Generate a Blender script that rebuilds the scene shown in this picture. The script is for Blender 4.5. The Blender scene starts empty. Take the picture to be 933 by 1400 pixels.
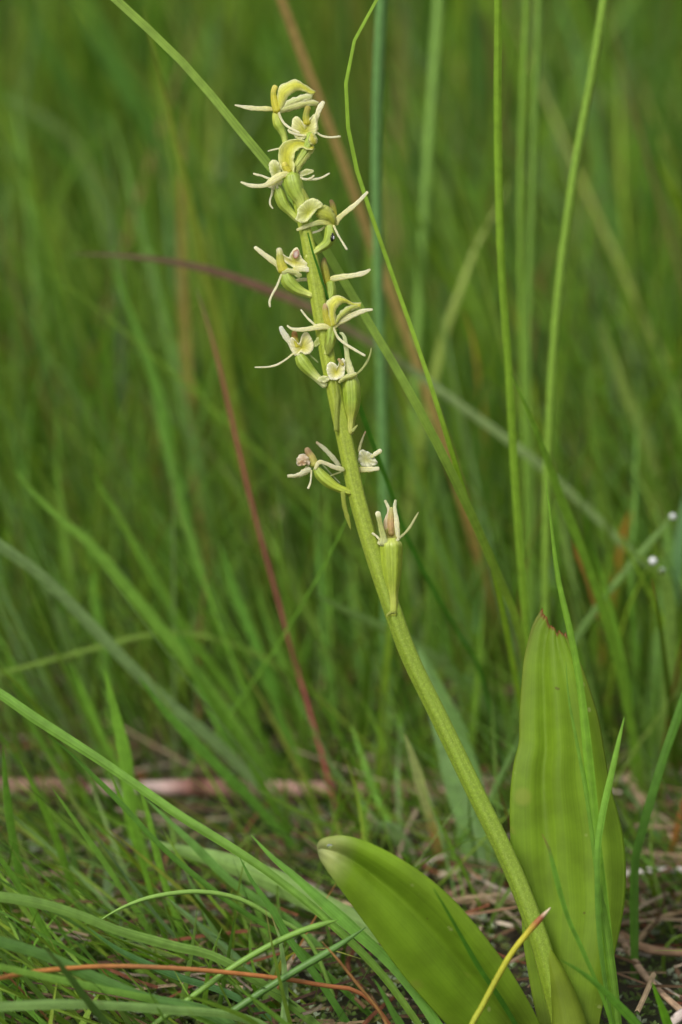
import bpy, math, random
import numpy as np
from mathutils import Vector, noise
random.seed(7); rng = np.random.default_rng(11)
S = bpy.context.scene; COL = S.collection

# ------------------------------------------------------------ camera
PITCH = math.radians(15); CAM_H = .267; DF = .60
cam_d = bpy.data.cameras.new('camera'); cam = bpy.data.objects.new('camera', cam_d); COL.objects.link(cam)
cam_d.lens = 100; cam_d.sensor_fit = 'VERTICAL'; cam_d.sensor_height = 36; cam_d.sensor_width = 24
cam.location = (0, 0, CAM_H); cam.rotation_euler = (math.radians(90)-PITCH, 0, 0)
cam_d.clip_start = .01; cam_d.clip_end = 2000
cam_d.dof.use_dof = True; cam_d.dof.focus_distance = DF; cam_d.dof.aperture_fstop = 9.2
S.camera = cam
# ------------------------------------------------------------ world, sun (overcast), exposure
W = bpy.data.worlds.new('World'); S.world = W; W.use_nodes = True
wn = W.node_tree.nodes; wl = W.node_tree.links
EL, AZ = math.radians(50), math.radians(215)
sky = wn.new('ShaderNodeTexSky'); sky.sky_type = 'NISHITA'; sky.sun_disc = False
sky.sun_elevation = EL; sky.sun_rotation = AZ; sky.dust_density = 4; sky.air_density = 1.2
hs = wn.new('ShaderNodeHueSaturation'); hs.inputs['Saturation'].default_value = .22
wl.new(sky.outputs[0], hs.inputs['Color']); wl.new(hs.outputs[0], wn['Background'].inputs[0])
wn['Background'].inputs[1].default_value = .11
sun_d = bpy.data.lights.new('sun', 'SUN'); sun = bpy.data.objects.new('sun', sun_d); COL.objects.link(sun)
sun_d.energy = 1.5; sun_d.angle = math.radians(14); sun_d.color = (1, .95, .84)
sd = Vector((math.sin(AZ)*math.cos(EL), math.cos(AZ)*math.cos(EL), math.sin(EL)))
sun.rotation_euler = sd.to_track_quat('Z', 'Y').to_euler(); sun.location = sd*5
S.view_settings.view_transform = 'Standard'; S.view_settings.look = 'None'
S.view_settings.exposure = .66; S.view_settings.gamma = 1
S.cycles.max_bounces = 8; S.cycles.transparent_max_bounces = 8; S.cycles.transmission_bounces = 6

# ------------------------------------------------------------ place finding
FWD = Vector((0, math.cos(PITCH), -math.sin(PITCH))); UP = Vector((0, math.sin(PITCH), math.cos(PITCH)))
RT = Vector((1, 0, 0)); C0 = Vector((0, 0, CAM_H)); K = .18/700; U = K*DF
def P(px, py, d): return C0 + FWD*d + RT*((px-466.5)*K*d) + UP*((700-py)*K*d)
def gdepth(py):
    k = math.sin(PITCH) - (700-py)*K*math.cos(PITCH)
    return CAM_H/max(k, .02)
def V3(v): return Vector((float(v[0]), float(v[1]), float(v[2])))

# ------------------------------------------------------------ materials
def new_mat(name):
    m = bpy.data.materials.new(name); m.use_nodes = True
    n = m.node_tree.nodes; l = m.node_tree.links
    return m, n, l, n['Principled BSDF'], n['Material Output']
def plant_mat(name, rough=.45, transl=.3, veins=(14, .35), vein_amt=.18, mott=(900, .15), bump=.15, tint=(1.15, 1.1, .6), spec=.4, speck=0, sub=0, spots=0):
    m, n, l, b, out = new_mat(name)
    at = n.new('ShaderNodeAttribute'); at.attribute_name = 'Col'
    uv = n.new('ShaderNodeUVMap'); uv.uv_map = 'UVMap'
    mp = n.new('ShaderNodeMapping'); mp.inputs['Scale'].default_value = (veins[0], veins[1], 1)
    l.new(uv.outputs[0], mp.inputs[0])
    v = n.new('ShaderNodeTexNoise'); v.inputs['Scale'].default_value = 1; v.inputs['Detail'].default_value = 2
    l.new(mp.outputs[0], v.inputs[0])
    tc = n.new('ShaderNodeTexCoord')
    k = n.new('ShaderNodeTexNoise'); k.inputs['Scale'].default_value = mott[0]; k.inputs['Detail'].default_value = 3
    l.new(tc.outputs['Object'], k.inputs[0])
    r1 = n.new('ShaderNodeMapRange'); r1.inputs[1].default_value = .3; r1.inputs[2].default_value = .7
    r1.inputs[3].default_value = 1-vein_amt; r1.inputs[4].default_value = 1+vein_amt
    r2 = n.new('ShaderNodeMapRange'); r2.inputs[1].default_value = .3; r2.inputs[2].default_value = .7
    r2.inputs[3].default_value = 1-mott[1]; r2.inputs[4].default_value = 1+mott[1]
    l.new(v.outputs[0], r1.inputs[0]); l.new(k.outputs[0], r2.inputs[0])
    mu = n.new('ShaderNodeMath'); mu.operation = 'MULTIPLY'; l.new(r1.outputs[0], mu.inputs[0]); l.new(r2.outputs[0], mu.inputs[1])
    vm = n.new('ShaderNodeVectorMath'); vm.operation = 'SCALE'; l.new(at.outputs['Color'], vm.inputs[0]); l.new(mu.outputs[0], vm.inputs['Scale'])
    colour = vm.outputs[0]
    if speck:
        vo = n.new('ShaderNodeTexVoronoi'); vo.inputs['Scale'].default_value = 2600; l.new(tc.outputs['Object'], vo.inputs[0])
        rr = n.new('ShaderNodeMapRange'); rr.inputs[1].default_value = .15; rr.inputs[2].default_value = .4; rr.inputs[3].default_value = speck; rr.inputs[4].default_value = 0
        l.new(vo.outputs['Distance'], rr.inputs[0])
        mx = n.new('ShaderNodeMix'); mx.data_type = 'RGBA'; l.new(rr.outputs[0], mx.inputs[0]); l.new(colour, mx.inputs[6]); mx.inputs[7].default_value = (.62, .68, .2, 1)
        colour = mx.outputs[2]
    if spots:   # scattered pale scars and brown flecks of uneven size
        for sc_, lo, cc_, th in ((330, .03, (.42, .48, .16, 1), .66), (520, .03, (.12, .09, .02, 1), .7), (90, .05, (.30, .36, .05, 1), .55)):
            vo = n.new('ShaderNodeTexVoronoi'); vo.inputs['Scale'].default_value = sc_; vo.inputs['Randomness'].default_value = 1; l.new(tc.outputs['Object'], vo.inputs[0])
            no = n.new('ShaderNodeTexNoise'); no.inputs['Scale'].default_value = sc_*.35; no.inputs['Detail'].default_value = 1; l.new(tc.outputs['Object'], no.inputs[0])
            r_ = n.new('ShaderNodeMapRange'); r_.inputs[1].default_value = .12; r_.inputs[2].default_value = .22; r_.inputs[3].default_value = .65; r_.inputs[4].default_value = 0; l.new(vo.outputs['Distance'], r_.inputs[0])
            g_ = n.new('ShaderNodeMath'); g_.operation = 'GREATER_THAN'; g_.inputs[1].default_value = th; l.new(no.outputs[0], g_.inputs[0])
            p_ = n.new('ShaderNodeMath'); p_.operation = 'MULTIPLY'; l.new(r_.outputs[0], p_.inputs[0]); l.new(g_.outputs[0], p_.inputs[1])
            mx = n.new('ShaderNodeMix'); mx.data_type = 'RGBA'; l.new(p_.outputs[0], mx.inputs[0]); l.new(colour, mx.inputs[6]); mx.inputs[7].default_value = cc_; colour = mx.outputs[2]
    l.new(colour, b.inputs['Base Color']); b.inputs['Roughness'].default_value = rough
    b.inputs['Specular IOR Level'].default_value = spec
    bp = n.new('ShaderNodeBump'); bp.inputs['Strength'].default_value = bump; bp.inputs['Distance'].default_value = .0006
    l.new(v.outputs[0], bp.inputs['Height'])
    bp2 = n.new('ShaderNodeBump'); bp2.inputs['Strength'].default_value = bump*.8; bp2.inputs['Distance'].default_value = .0002
    l.new(k.outputs[0], bp2.inputs['Height']); l.new(bp.outputs[0], bp2.inputs['Normal']); l.new(bp2.outputs[0], b.inputs['Normal'])
    if sub:
        b.inputs['Subsurface Weight'].default_value = sub; b.inputs['Subsurface Scale'].default_value = .0012
        b.inputs['Subsurface Radius'].default_value = (1, .9, .35)
    if transl:
        tr = n.new('ShaderNodeBsdfTranslucent'); tm = n.new('ShaderNodeVectorMath'); tm.operation = 'MULTIPLY'; tm.inputs[1].default_value = tint
        l.new(colour, tm.inputs[0]); l.new(tm.outputs[0], tr.inputs[0])
        ms = n.new('ShaderNodeMixShader'); ms.inputs[0].default_value = transl
        l.new(b.outputs[0], ms.inputs[1]); l.new(tr.outputs[0], ms.inputs[2]); l.new(ms.outputs[0], out.inputs[0])
    return m
M = {}
M['grass'] = plant_mat('grass_blade', .5, .5, (9, .25), .2, (400, .15), .3, tint=(1.15, 1.15, .5), spec=.3)
M['rush'] = plant_mat('round_stem', .45, 0, (16, .1), .12, (500, .12), .25, spec=.35)
M['leaf'] = plant_mat('orchid_leaf', .48, .5, (46, .05), .085, (150, .16), .14, spots=1, tint=(1.2, 1.12, .3), spec=.25)
M['stem'] = plant_mat('orchid_stem', .5, 0, (10, .2), .1, (1500, .16), .3, spec=.3, speck=.16, sub=.25)
M['ovary'] = plant_mat('orchid_ovary', .42, 0, (12, .15), .16, (900, .12), .4, spec=.4, sub=.3)
M['petal'] = plant_mat('orchid_petal', .4, .42, (16, .6), .15, (2200, .08), .5, tint=(1, 1, .6), spec=.4, sub=.2)
M['straw'] = plant_mat('dry_straw', .75, .1, (7, .3), .25, (350, .3), .5, tint=(1, .9, .7), spec=.15)

def simple(name, col, rough=.5, **kw):
    m, n, l, b, out = new_mat(name); b.inputs['Base Color'].default_value = (*col, 1); b.inputs['Roughness'].default_value = rough
    for k_, v_ in kw.items(): b.inputs[k_.replace('_', ' ')].default_value = v_
    t = n.new('ShaderNodeTexNoise'); t.inputs['Scale'].default_value = 1500
    bp = n.new('ShaderNodeBump'); bp.inputs['Strength'].default_value = .04; bp.inputs['Distance'].default_value = .0001
    l.new(t.outputs[0], bp.inputs['Height']); l.new(bp.outputs[0], b.inputs['Normal'])
    return m
M['water'] = simple('water_drop', (1, 1, 1), .02, IOR=1.33, Transmission_Weight=1.0)
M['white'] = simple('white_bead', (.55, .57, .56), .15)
M['black'] = simple('insect_shell', (.008, .008, .01), .2)
M['wing'] = simple('insect_wing', (.5, .5, .52), .25)

# ------------------------------------------------------------ mesh building
class MB:
    """collects verts (with uv and colour) and faces; build() links ONE mesh object"""
    def __init__(s): s.v = []; s.f = []; s.uv = []; s.c = []
    def grid(s, rows, uvs, cols, closed=False):
        b = len(s.v); n = len(rows); m = len(rows[0])
        for r, u, c in zip(rows, uvs, cols): s.v += r; s.uv += u; s.c += c
        for i in range(n-1):
            for j in range(m if closed else m-1):
                j2 = (j+1) % m
                s.f.append((b+i*m+j, b+i*m+j2, b+(i+1)*m+j2, b+(i+1)*m+j))
        return b
    def build(s, name, mat, parent=None, solid=0, smooth=True):
        me = bpy.data.meshes.new(name); org = Vector((0, 0, 0))
        me.from_pydata([tuple(v) for v in s.v], [], s.f)
        ca = me.color_attributes.new('Col', 'FLOAT_COLOR', 'POINT')
        ca.data.foreach_set('color', np.array([(*c, 1) for c in s.c], dtype=np.float32).ravel())
        ul = me.uv_layers.new(name='UVMap'); li = np.zeros(len(me.loops), dtype=np.int32); me.loops.foreach_get('vertex_index', li)
        ul.data.foreach_set('uv', np.array(s.uv, dtype=np.float32)[li].ravel())
        if smooth: me.polygons.foreach_set('use_smooth', [True]*len(me.polygons))
        me.materials.append(mat); o = bpy.data.objects.new(name, me); COL.objects.link(o)
        if parent is not None: o.parent = parent
        if solid:
            md = o.modifiers.new('thickness', 'SOLIDIFY'); md.thickness = solid; md.offset = 0
        return o
def tag(o, label=None, cat=None, group=None, kind=None):
    if label: o['label'] = label
    if cat: o['category'] = cat
    if group: o['group'] = group
    if kind: o['kind'] = kind
    return o
def rebase(o, org):
    """puts the origin of a one-mesh thing at its base"""
    org = Vector(org); me = o.data
    a = np.zeros(len(me.vertices)*3, dtype=np.float32); me.vertices.foreach_get('co', a)
    a = a.reshape(-1, 3) - np.array(org, dtype=np.float32); me.vertices.foreach_set('co', a.ravel()); o.location = org
    return o
def resample(pts, n):
    """Catmull-Rom through pts (tuples of any length), n samples even in arc length of the first two or three"""
    p = np.array(pts, dtype=float)
    if len(p) == 2: p = np.array([p[0], (p[0]+p[1])/2, p[1]])
    q = np.vstack([2*p[0]-p[1], p, 2*p[-1]-p[-2]]); out = []
    for i in range(1, len(q)-2):
        for t in np.linspace(0, 1, 14, endpoint=False):
            a, b, c, d = q[i-1], q[i], q[i+1], q[i+2]
            out.append(.5*((2*b)+(-a+c)*t+(2*a-5*b+4*c-d)*t*t+(-a+3*b-3*c+d)*t**3))
    out.append(p[-1]); out = np.array(out)
    s = np.r_[0, np.cumsum(np.linalg.norm(np.diff(out[:, :min(3, p.shape[1])], axis=0), axis=1))]
    tt = np.linspace(0, s[-1], n)
    return np.array([np.interp(tt, s, out[:, k]) for k in range(out.shape[1])]).T
def lerp(a, b, t): return tuple(x+(y-x)*t for x, y in zip(a, b))
def ramp(cols, t):
    """cols: colour or list of (pos, colour)"""
    if not isinstance(cols[0], (tuple, list)): return tuple(cols)
    if t <= cols[0][0]: return cols[0][1]
    for (a, ca), (b, cb) in zip(cols, cols[1:]):
        if t <= b: return lerp(ca, cb, (t-a)/max(b-a, 1e-6))
    return cols[-1][1]
def tube(mb, pts, radii, cols, n=16, m=10, flat=1., ridges=0, ramp_amt=.12, groove=0., cap=True, wob=0., seed=0):
    """pts: world Vectors; radii in metres at the control points; ends rounded"""
    L = [(p[0], p[1], p[2], r) for p, r in zip(pts, radii)]
    q = resample(L, n); ps = [V3(a) for a in q]; rs = q[:, 3]
    rows, uvs, cs = [], [], []; view = FWD; acc = 0
    seq = list(range(n))
    for i in seq:
        t = (ps[min(i+1, n-1)]-ps[max(i-1, 0)]).normalized()
        a = t.cross(view); a = a.normalized() if a.length > 1e-4 else RT.copy()
        b = a.cross(t).normalized()          # towards / away from viewer
        if i: acc += (ps[i]-ps[i-1]).length
        r = max(rs[i], 1e-5)*(1+wob*math.sin(i*1.9+seed)+wob*math.sin(i*.8+seed*3)); row, ur, cr = [], [], []
        for j in range(m):
            th = 2*math.pi*j/m; k = 1.
            if ridges: k += ramp_amt*math.cos(ridges*th)
            if groove: k -= groove*math.exp(-((math.atan2(math.sin(th+math.pi/2), math.cos(th+math.pi/2)))**2)/.35)
            row.append(ps[i]+a*(math.cos(th)*r*k)+b*(math.sin(th)*r*k*flat)); ur.append((abs(2*j/m-1), acc*100))
            cr.append(ramp(cols, i/(n-1)))
        if cap and i == 0:
            rows.append([ps[0]-t*r*.5+(x-ps[0])*.5 for x in row]); uvs.append(ur); cs.append(cr)
        rows.append(row); uvs.append(ur); cs.append(cr)
        if cap and i == n-1:
            rows.append([ps[i]+t*r*.5+(x-ps[i])*.5 for x in row]); uvs.append(ur); cs.append(cr)
    b0 = mb.grid(rows, uvs, cs, closed=True); nr = len(rows)
    if cap:
        mb.f.append(tuple(b0+j for j in range(m))[::-1]); mb.f.append(tuple(b0+(nr-1)*m+j for j in range(m)))
def sheet(mb, le, ri, cols_edge, cols_mid, bulge=0., n=24, m=9, wav=0., prof=None, power=1.6, jag=None, seed=0):
    """surface between two edges given as (px, py, depth); bulge in metres towards the viewer"""
    A = resample(le, n); B = resample(ri, n); rows, uvs, cs = [], [], []
    for i in range(n):
        row, ur, cr = [], [], []
        for j in range(m):
            u = j/(m-1); e = abs(2*u-1); v = i/(n-1)
            x = A[i]+(B[i]-A[i])*u; d = x[2]
            d -= bulge*4*u*(1-u)*(math.sin(math.pi*min(1, .12+v*.88))**.5 if v < .99 else .3)
            if prof: d += prof(u, v)
            if wav: d += wav*e**3*math.sin(v*17+u*5+seed)+wav*.6*e**3*math.sin(v*41+seed*2)
            px, py = x[0], x[1]
            if wav:
                k_ = e**5*math.sin(math.pi*v)**.5; px += k_*(.55*math.sin(v*31+u*9+seed)+.3*math.sin(v*67+seed)); py += k_*(.55*math.cos(v*27+u*7+seed*2)+.3*math.sin(v*59+u*3))
            if jag and v < .14:
                k = (1-v/.14)**1.5; py += jag(u)*k
            row.append(P(px, py, d)); ur.append((u, v*6)); cr.append(lerp(ramp(cols_mid, v), ramp(cols_edge, v), e**power))
        rows.append(row); uvs.append(ur); cs.append(cr)
    mb.grid(rows, uvs, cs)
def disc(mb, ctr, outline, c_mid, c_edge, bulge=0., rings=6, n=44, wav=0., power=1.6, seed=0):
    """rounded sheet filling a star-shaped outline of (px, py, depth)"""
    o = resample(list(outline)+[outline[0]], n+1)[:n]; ctr = np.array(ctr, dtype=float); b = len(mb.v)
    mb.v.append(P(*(ctr-[0, 0, bulge]))); mb.uv.append((.5, 0)); mb.c.append(c_mid)
    for k in range(1, rings+1):
        t = k/rings
        for j in range(n):
            q = ctr+(o[j]-ctr)*t; d = q[2]-bulge*(1-t*t)
            w = wav*t**3
            d += w*math.sin(j*1.3+seed); q = q+np.array([math.sin(j*2.1+seed), math.cos(j*1.7+seed), 0])*(.35*t**4 if wav else 0)
            mb.v.append(P(q[0], q[1], d)); mb.uv.append((j/n*3, t)); mb.c.append(lerp(c_mid, c_edge, t**power))
    for j in range(n):
        mb.f.append((b, b+1+j, b+1+(j+1) % n))
        for k in range(rings-1):
            a0 = b+1+k*n; mb.f.append((a0+j, a0+n+j, a0+n+(j+1) % n, a0+(j+1) % n))

# ------------------------------------------------------------ ground
def gz(x, y):
    return .004*noise.noise(Vector((x*14, y*14, 0)))+.0025*noise.noise(Vector((x*45, y*45, 3)))-.002
gm, n_, l_, b_, o_ = new_mat('peaty_ground')
tc = n_.new('ShaderNodeTexCoord')
t1 = n_.new('ShaderNodeTexNoise'); t1.inputs['Scale'].default_value = 30; t1.inputs['Detail'].default_value = 8; l_.new(tc.outputs['Object'], t1.inputs[0])
t2 = n_.new('ShaderNodeTexNoise'); t2.inputs['Scale'].default_value = 400; t2.inputs['Detail'].default_value = 5; l_.new(tc.outputs['Object'], t2.inputs[0])
cr_ = n_.new('ShaderNodeValToRGB'); e_ = cr_.color_ramp.elements
e_[0].position = .3; e_[0].color = (.018, .013, .008, 1); e_[1].position = .75; e_[1].color = (.05, .075, .018, 1)
x_ = e_.new(.5); x_.color = (.045, .032, .017, 1)
mm = n_.new('ShaderNodeMath'); mm.operation = 'MULTIPLY_ADD'; mm.inputs[1].default_value = .35
l_.new(t2.outputs[0], mm.inputs[0]); mq = n_.new('ShaderNodeMath'); mq.operation = 'MULTIPLY'; mq.inputs[1].default_value = .7
l_.new(t1.outputs[0], mq.inputs[0]); l_.new(mq.outputs[0], mm.inputs[2]); l_.new(mm.outputs[0], cr_.inputs[0]); l_.new(cr_.outputs[0], b_.inputs['Base Color'])
b_.inputs['Roughness'].default_value = .9
bb = n_.new('ShaderNodeBump'); bb.inputs['Distance'].default_value = .003; l_.new(t2.outputs[0], bb.inputs['Height']); l_.new(bb.outputs[0], b_.inputs['Normal'])
def axis(lo, hi, step, far):
    a = list(np.arange(lo, hi+step/2, step)); k = step; x = a[0]; y = a[-1]
    while y < far: k *= 1.5; y += k; x -= k; a.append(y); a.insert(0, x)
    return a
xs = axis(-.6, .6, .012, 600); ys = axis(.3, 1.3, .012, 600)
g = MB(); g.grid([[Vector((x, y, gz(x, y) if abs(x) < 3 and abs(y) < 4 else 0)) for x in xs] for y in ys],
                 [[(x, y) for x in xs] for y in ys], [[(.04, .03, .02)]*len(xs) for y in ys])
tag(g.build('ground', gm), kind='structure')

# ------------------------------------------------------------ grass
GREEN = (.12, .24, .025); YGREEN = (.16, .25, .022); DGREEN = (.045, .12, .016); GLAUC = (.11, .19, .07); PALE = (.24, .33, .10)
BROWN = (.26, .15, .06); ORANGE = (.36, .14, .035); STRAW = (.42, .33, .19); RED = (.20, .045, .035); PINK = (.30, .19, .15)
def fill_depth(pts, d0, grounded=True):
    """third value given = depth pinned there; the rest even along the path; the last point is the root on the ground"""
    s = [0]
    for a, b in zip(pts, pts[1:]): s.append(s[-1]+math.hypot(a[0]-b[0], a[1]-b[1]))
    kn = {0: d0}
    for i, p in enumerate(pts):
        if len(p) > 2: kn[i] = p[2]
    if grounded and len(pts[-1]) == 2: kn[len(pts)-1] = gdepth(pts[-1][1])
    ks = sorted(kn); d = np.interp(s, [s[k] for k in ks], [kn[k] for k in ks])
    return [P(p[0], p[1], float(x)) for p, x in zip(pts, d)]
def blade_mesh(mb, path, w, cols, n=30, m=5, fold=.25, twist=0., tp=.3, tip_w=.06, seed=0, base_w=1., kink=0):
    q = resample([tuple(p) for p in path], n); ps = [V3(a) for a in q]; rows, uvs, cs = [], [], []; acc = 0
    for i in range(n):
        v = i/(n-1); t = (ps[min(i+1, n-1)]-ps[max(i-1, 0)]).normalized()
        a = t.cross(FWD); a = a.normalized() if a.length > 1e-4 else RT.copy()
        b = a.cross(t).normalized(); th = twist*(v-.4)+.25*math.sin(seed+v*3)
        a, b = a*math.cos(th)+b*math.sin(th), b*math.cos(th)-a*math.sin(th)
        ww = w*.5*(tip_w+(1-tip_w)*min(1, v/tp)**.75)*(1+(base_w-1)*v)*(1+.05*math.sin(v*23+seed))
        if i: acc += (ps[i]-ps[i-1]).length
        row, ur, cr = [], [], []
        for j in range(m):
            u = 2*j/(m-1)-1; x = ps[i]+a*(ww*u)+b*(ww*fold*(abs(u)-.5)*1.)
            x.z = max(x.z, .0006); row.append(x); ur.append((j/(m-1)+seed, acc*100)); cr.append(ramp(cols, v))
        rows.append(row); uvs.append(ur); cs.append(cr)
    mb.grid(rows, uvs, cs)
GW = .9
def vary(c, s, amt=.12):
    r = random.Random(s); k = 1+r.uniform(-amt, amt); h = r.uniform(-amt, amt)*.6
    f = lambda c: (c[0]*k*(1+h), c[1]*k, c[2]*k*(1-h))
    return f(c) if not isinstance(c[0], (tuple, list)) else [(t, f(x)) for t, x in c]
count = [0]
def bright(c, k=1.45):
    f = lambda q: (q[0]*k*.97, q[1]*k, q[2]*k*1.0)
    return f(c) if not isinstance(c[0], (tuple, list)) else [(t, f(x)) for t, x in c]
def blade(name, label, cat, pts, d0, w, col, kind='flat', group=None, mat=None, **kw):
    """one traced blade: tip first, root last; w = width in photo pixels where it is widest"""
    count[0] += 1; path = fill_depth(pts, d0, kw.pop('grounded', True))
    dm = (path[len(path)//2]-C0).dot(FWD); wm = w*K*dm; mb = MB(); c = vary(col, count[0]); c = bright(c)
    if kind == 'flat': blade_mesh(mb, path, wm, c, seed=count[0]*1.7, **kw)
    else:
        k = len(path); tp = kw.pop('tp', .3)
        rad = [wm*.5*max(.14, min(1, (i/(k-1)/tp)**.7)) for i in range(k)]
        tube(mb, path, rad, c, n=kw.pop('n', 34), m=8, ridges=kw.pop('ridges', 0), cap=True)
    o = mb.build(name, mat or M['grass' if kind == 'flat' else 'rush'])
    rebase(o, path[-1] if path[-1].z < .01 else path[-1]); tag(o, label, cat, group)
    return o
def tip(c, t=.04, tc=(.30, .17, .06)): return [(0, tc), (t, tc), (t*1.6, c), (1, c)]
def based(c, b=PALE, t=.8): return [(0, c), (t, c), (1, b)]
# --- tall blades of the upper half
blade('grass_shoot', 'long arching green blade crossing behind the flower spike from top left', 'grass blade',
      [(60, -90), (160, 0), (250, 85), (330, 180), (400, 268), (480, 400), (560, 535, .612), (622, 655, .622), (680, 785, .645), (716, 890), (748, 1140)], .608, 12, (.19, .30, .05), tp=.05)
blade('grass_stalk', 'hair-thin green stem looping left near the top right of the flowers', 'grass blade',
      [(590, -90), (540, -40), (515, 0), (483, 60), (473, 118), (480, 200), (505, 285), (540, 385), (577, 490), (606, 580, .615), (640, 690), (680, 800, .65), (742, 1130)], .604, 8, (.17, .29, .03), tp=.75, fold=.2, tip_w=.45)
blade('rush', 'thick blue-green round rush stem just right of the flower spike', 'rush stem',
      [(530, -120), (522, 0), (515, 200), (518, 400), (525, 640), (533, 1040)], .675, 14, (.10, .20, .06), kind='round', tp=.02)
blade('rush', 'blurred yellow-green rush stem between the blue-green rush and the sharp upright stem', 'rush stem',
      [(606, -120), (600, 0), (583, 250), (572, 450), (565, 640), (560, 960)], .80, 13, (.12, .2, .03), kind='round', tp=.02)
blade('sedge', 'sharp upright grooved green stem running from the top edge to the bitten leaf', 'sedge stem',
      [(684, -110), (682, 0), (681, 150), (685, 350), (695, 500), (706, 690), (720, 880), (738, 1215)], .615, 10.5, (.17, .29, .03), tp=.02, fold=.8)
blade('rush', 'thin blurred stem close to the right of the sharp upright stem', 'rush stem',
      [(724, -110), (720, 0), (712, 250), (715, 500), (728, 1020)], .72, 8, (.11, .2, .025), kind='round', tp=.02)
blade('rush', 'blurred yellowish stem, second to the right of the sharp upright stem', 'rush stem',
      [(741, -110), (737, 0), (729, 250), (722, 500), (728, 720), (737, 1000)], .73, 9, (.12, .2, .03), kind='round', tp=.02)
blade('rush', 'slanting green stem at the top right reaching down behind the bitten leaf', 'rush stem',
      [(840, -110), (826, 0), (810, 100), (788, 220), (766, 380), (752, 560), (746, 800), (750, 1130)], .66, 12, (.13, .23, .03), kind='round', tp=.02)
blade('grass_shoot', 'grey-green blade with purple tip slanting across behind the flower spike', 'grass blade',
      [(98, 347), (160, 349), (230, 357), (300, 373), (370, 398), (430, 424), (540, 490), (640, 562), (725, 625), (800, 693), (870, 760), (940, 818), (1100, 1050)], .715, 11,
      [(0, (.12, .08, .05)), (.2, (.15, .075, .055)), (.32, (.15, .13, .07)), (.4, (.2, .26, .11)), (1, (.2, .28, .10))], tp=.15, n=50)
blade('withered_shoot', 'orange-brown dead blade leaning behind the flowers and green blades', 'dead grass blade',
      [(340, -120), (385, 0), (430, 120), (470, 225), (515, 350), (556, 455), (590, 555), (628, 670), (720, 990)], .70, 13, [(0, (.26, .18, .07)), (.4, (.28, .19, .075)), (.55, (.34, .23, .09)), (.75, (.36, .21, .075)), (.88, (.15, .16, .035)), (1, (.12, .15, .03))], tp=.02)
blade('grass_stalk', 'dark red thin stem rising alone left of the orchid stalk', 'grass stem',
      [(268, 395), (280, 430), (300, 500), (345, 690), (400, 890), (440, 1030), (470, 1150)], .70, 5.8, [(0, (.10, .09, .03)), (.12, (.15, .065, .03)), (.3, (.17, .045, .035)), (.5, (.13, .035, .03)), (.7, (.19, .04, .045)), (1, (.24, .04, .05))], kind='round', tp=.35)
blade('grass_shoot', 'curved green blade with pointed tip beside the sharp upright stem', 'grass blade',
      [(698, 508), (735, 592), (766, 677), (796, 752), (826, 837), (851, 932), (890, 1140)], .64, 13, (.14, .26, .03), tp=.3)
blade('grass_shoot', 'sharp narrow blade crossing the upper right edge of the bitten leaf', 'grass blade',
      [(746, 655), (752, 700), (763, 790), (781, 870), (795, 951), (807, 1067), (816, 1160), (832, 1300), (848, 1452)], .588, 14.5, (.15, .29, .03), tp=.55, fold=.7)
blade('grass_shoot', 'very thin blade lying along the face of the bitten leaf', 'grass blade',
      [(774, 905), (778, 957), (791, 1026), (807, 1114), (821, 1220), (840, 1340), (850, 1455)], .592, 11, (.13, .25, .03), tp=.7, fold=.6)
blade('grass_shoot', 'short broad-tipped blade at the right edge of the bitten leaf', 'grass blade',
      [(854, 980), (847, 1010), (836, 1060), (823, 1120), (817, 1180), (822, 1300), (846, 1456)], .588, 12, [(0, (.17, .3, .04)), (.3, (.17, .3, .04)), (.5, (.10, .19, .025)), (1, (.09, .17, .02))], tp=.2, base_w=.35)
blade('grass_shoot', 'dark green blade curving along the lower right edge of the picture', 'grass blade',
      [(985, 860), (950, 920), (920, 1000), (900, 1060), (880, 1130), (868, 1190), (868, 1345)], .632, 12, (.085, .19, .025), tp=.1)
blade('grass_shoot', 'pale blade bent sharply over near the white beads', 'grass blade',
      [(862, 757), (885, 766), (904, 784), (915, 820), (916, 900), (908, 1000), (906, 1120)], .69, 17, (.16, .26, .06), tp=.18)
blade('grass_shoot', 'slender pale blade tipped with a white bead, leaning down to the left', 'grass blade',
      [(922, 703), (880, 752), (840, 800), (790, 870), (740, 960), (686, 1062), (640, 1150)], .70, 9.5, (.15, .25, .07), tp=.1)
blade('grass_shoot', 'short blade tip entering at the far upper right edge', 'grass blade',
      [(898, 212), (912, 245), (935, 300), (985, 450), (1050, 870)], .76, 13, YGREEN, tp=.12)
blade('grass_shoot', 'blurred olive blade leaning right of the slanting rush', 'grass blade',
      [(820, 435), (850, 520), (880, 600), (903, 690), (935, 940)], .82, 18, (.16, .22, .05))
blade('grass_shoot', 'soft upright blade tip between the slanting rush and the olive blade', 'grass blade',
      [(803, 495), (812, 580), (825, 680), (836, 780), (850, 980)], .80, 14, (.12, .21, .03))
blade('grass_shoot', 'bright blurred tip above the purple seed stem at left', 'grass blade',
      [(150, 335), (165, 390), (195, 470), (222, 560), (240, 650), (268, 760), (330, 990)], .76, 14, (.12, .23, .035))
blade('grass_shoot', 'green blade with a fine tip leaning in from the far left middle', 'grass blade',
      [(18, 642), (70, 698), (118, 738), (150, 775), (195, 830), (240, 885), (300, 960), (400, 1110)], .705, 17, (.12, .24, .035), tp=.35)
blade('grass_shoot', 'straight slim blade just right of the fine-tipped leaning blade', 'grass blade',
      [(126, 648), (170, 720), (210, 790), (250, 858), (310, 940), (410, 1085)], .72, 14, (.12, .24, .03))
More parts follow.
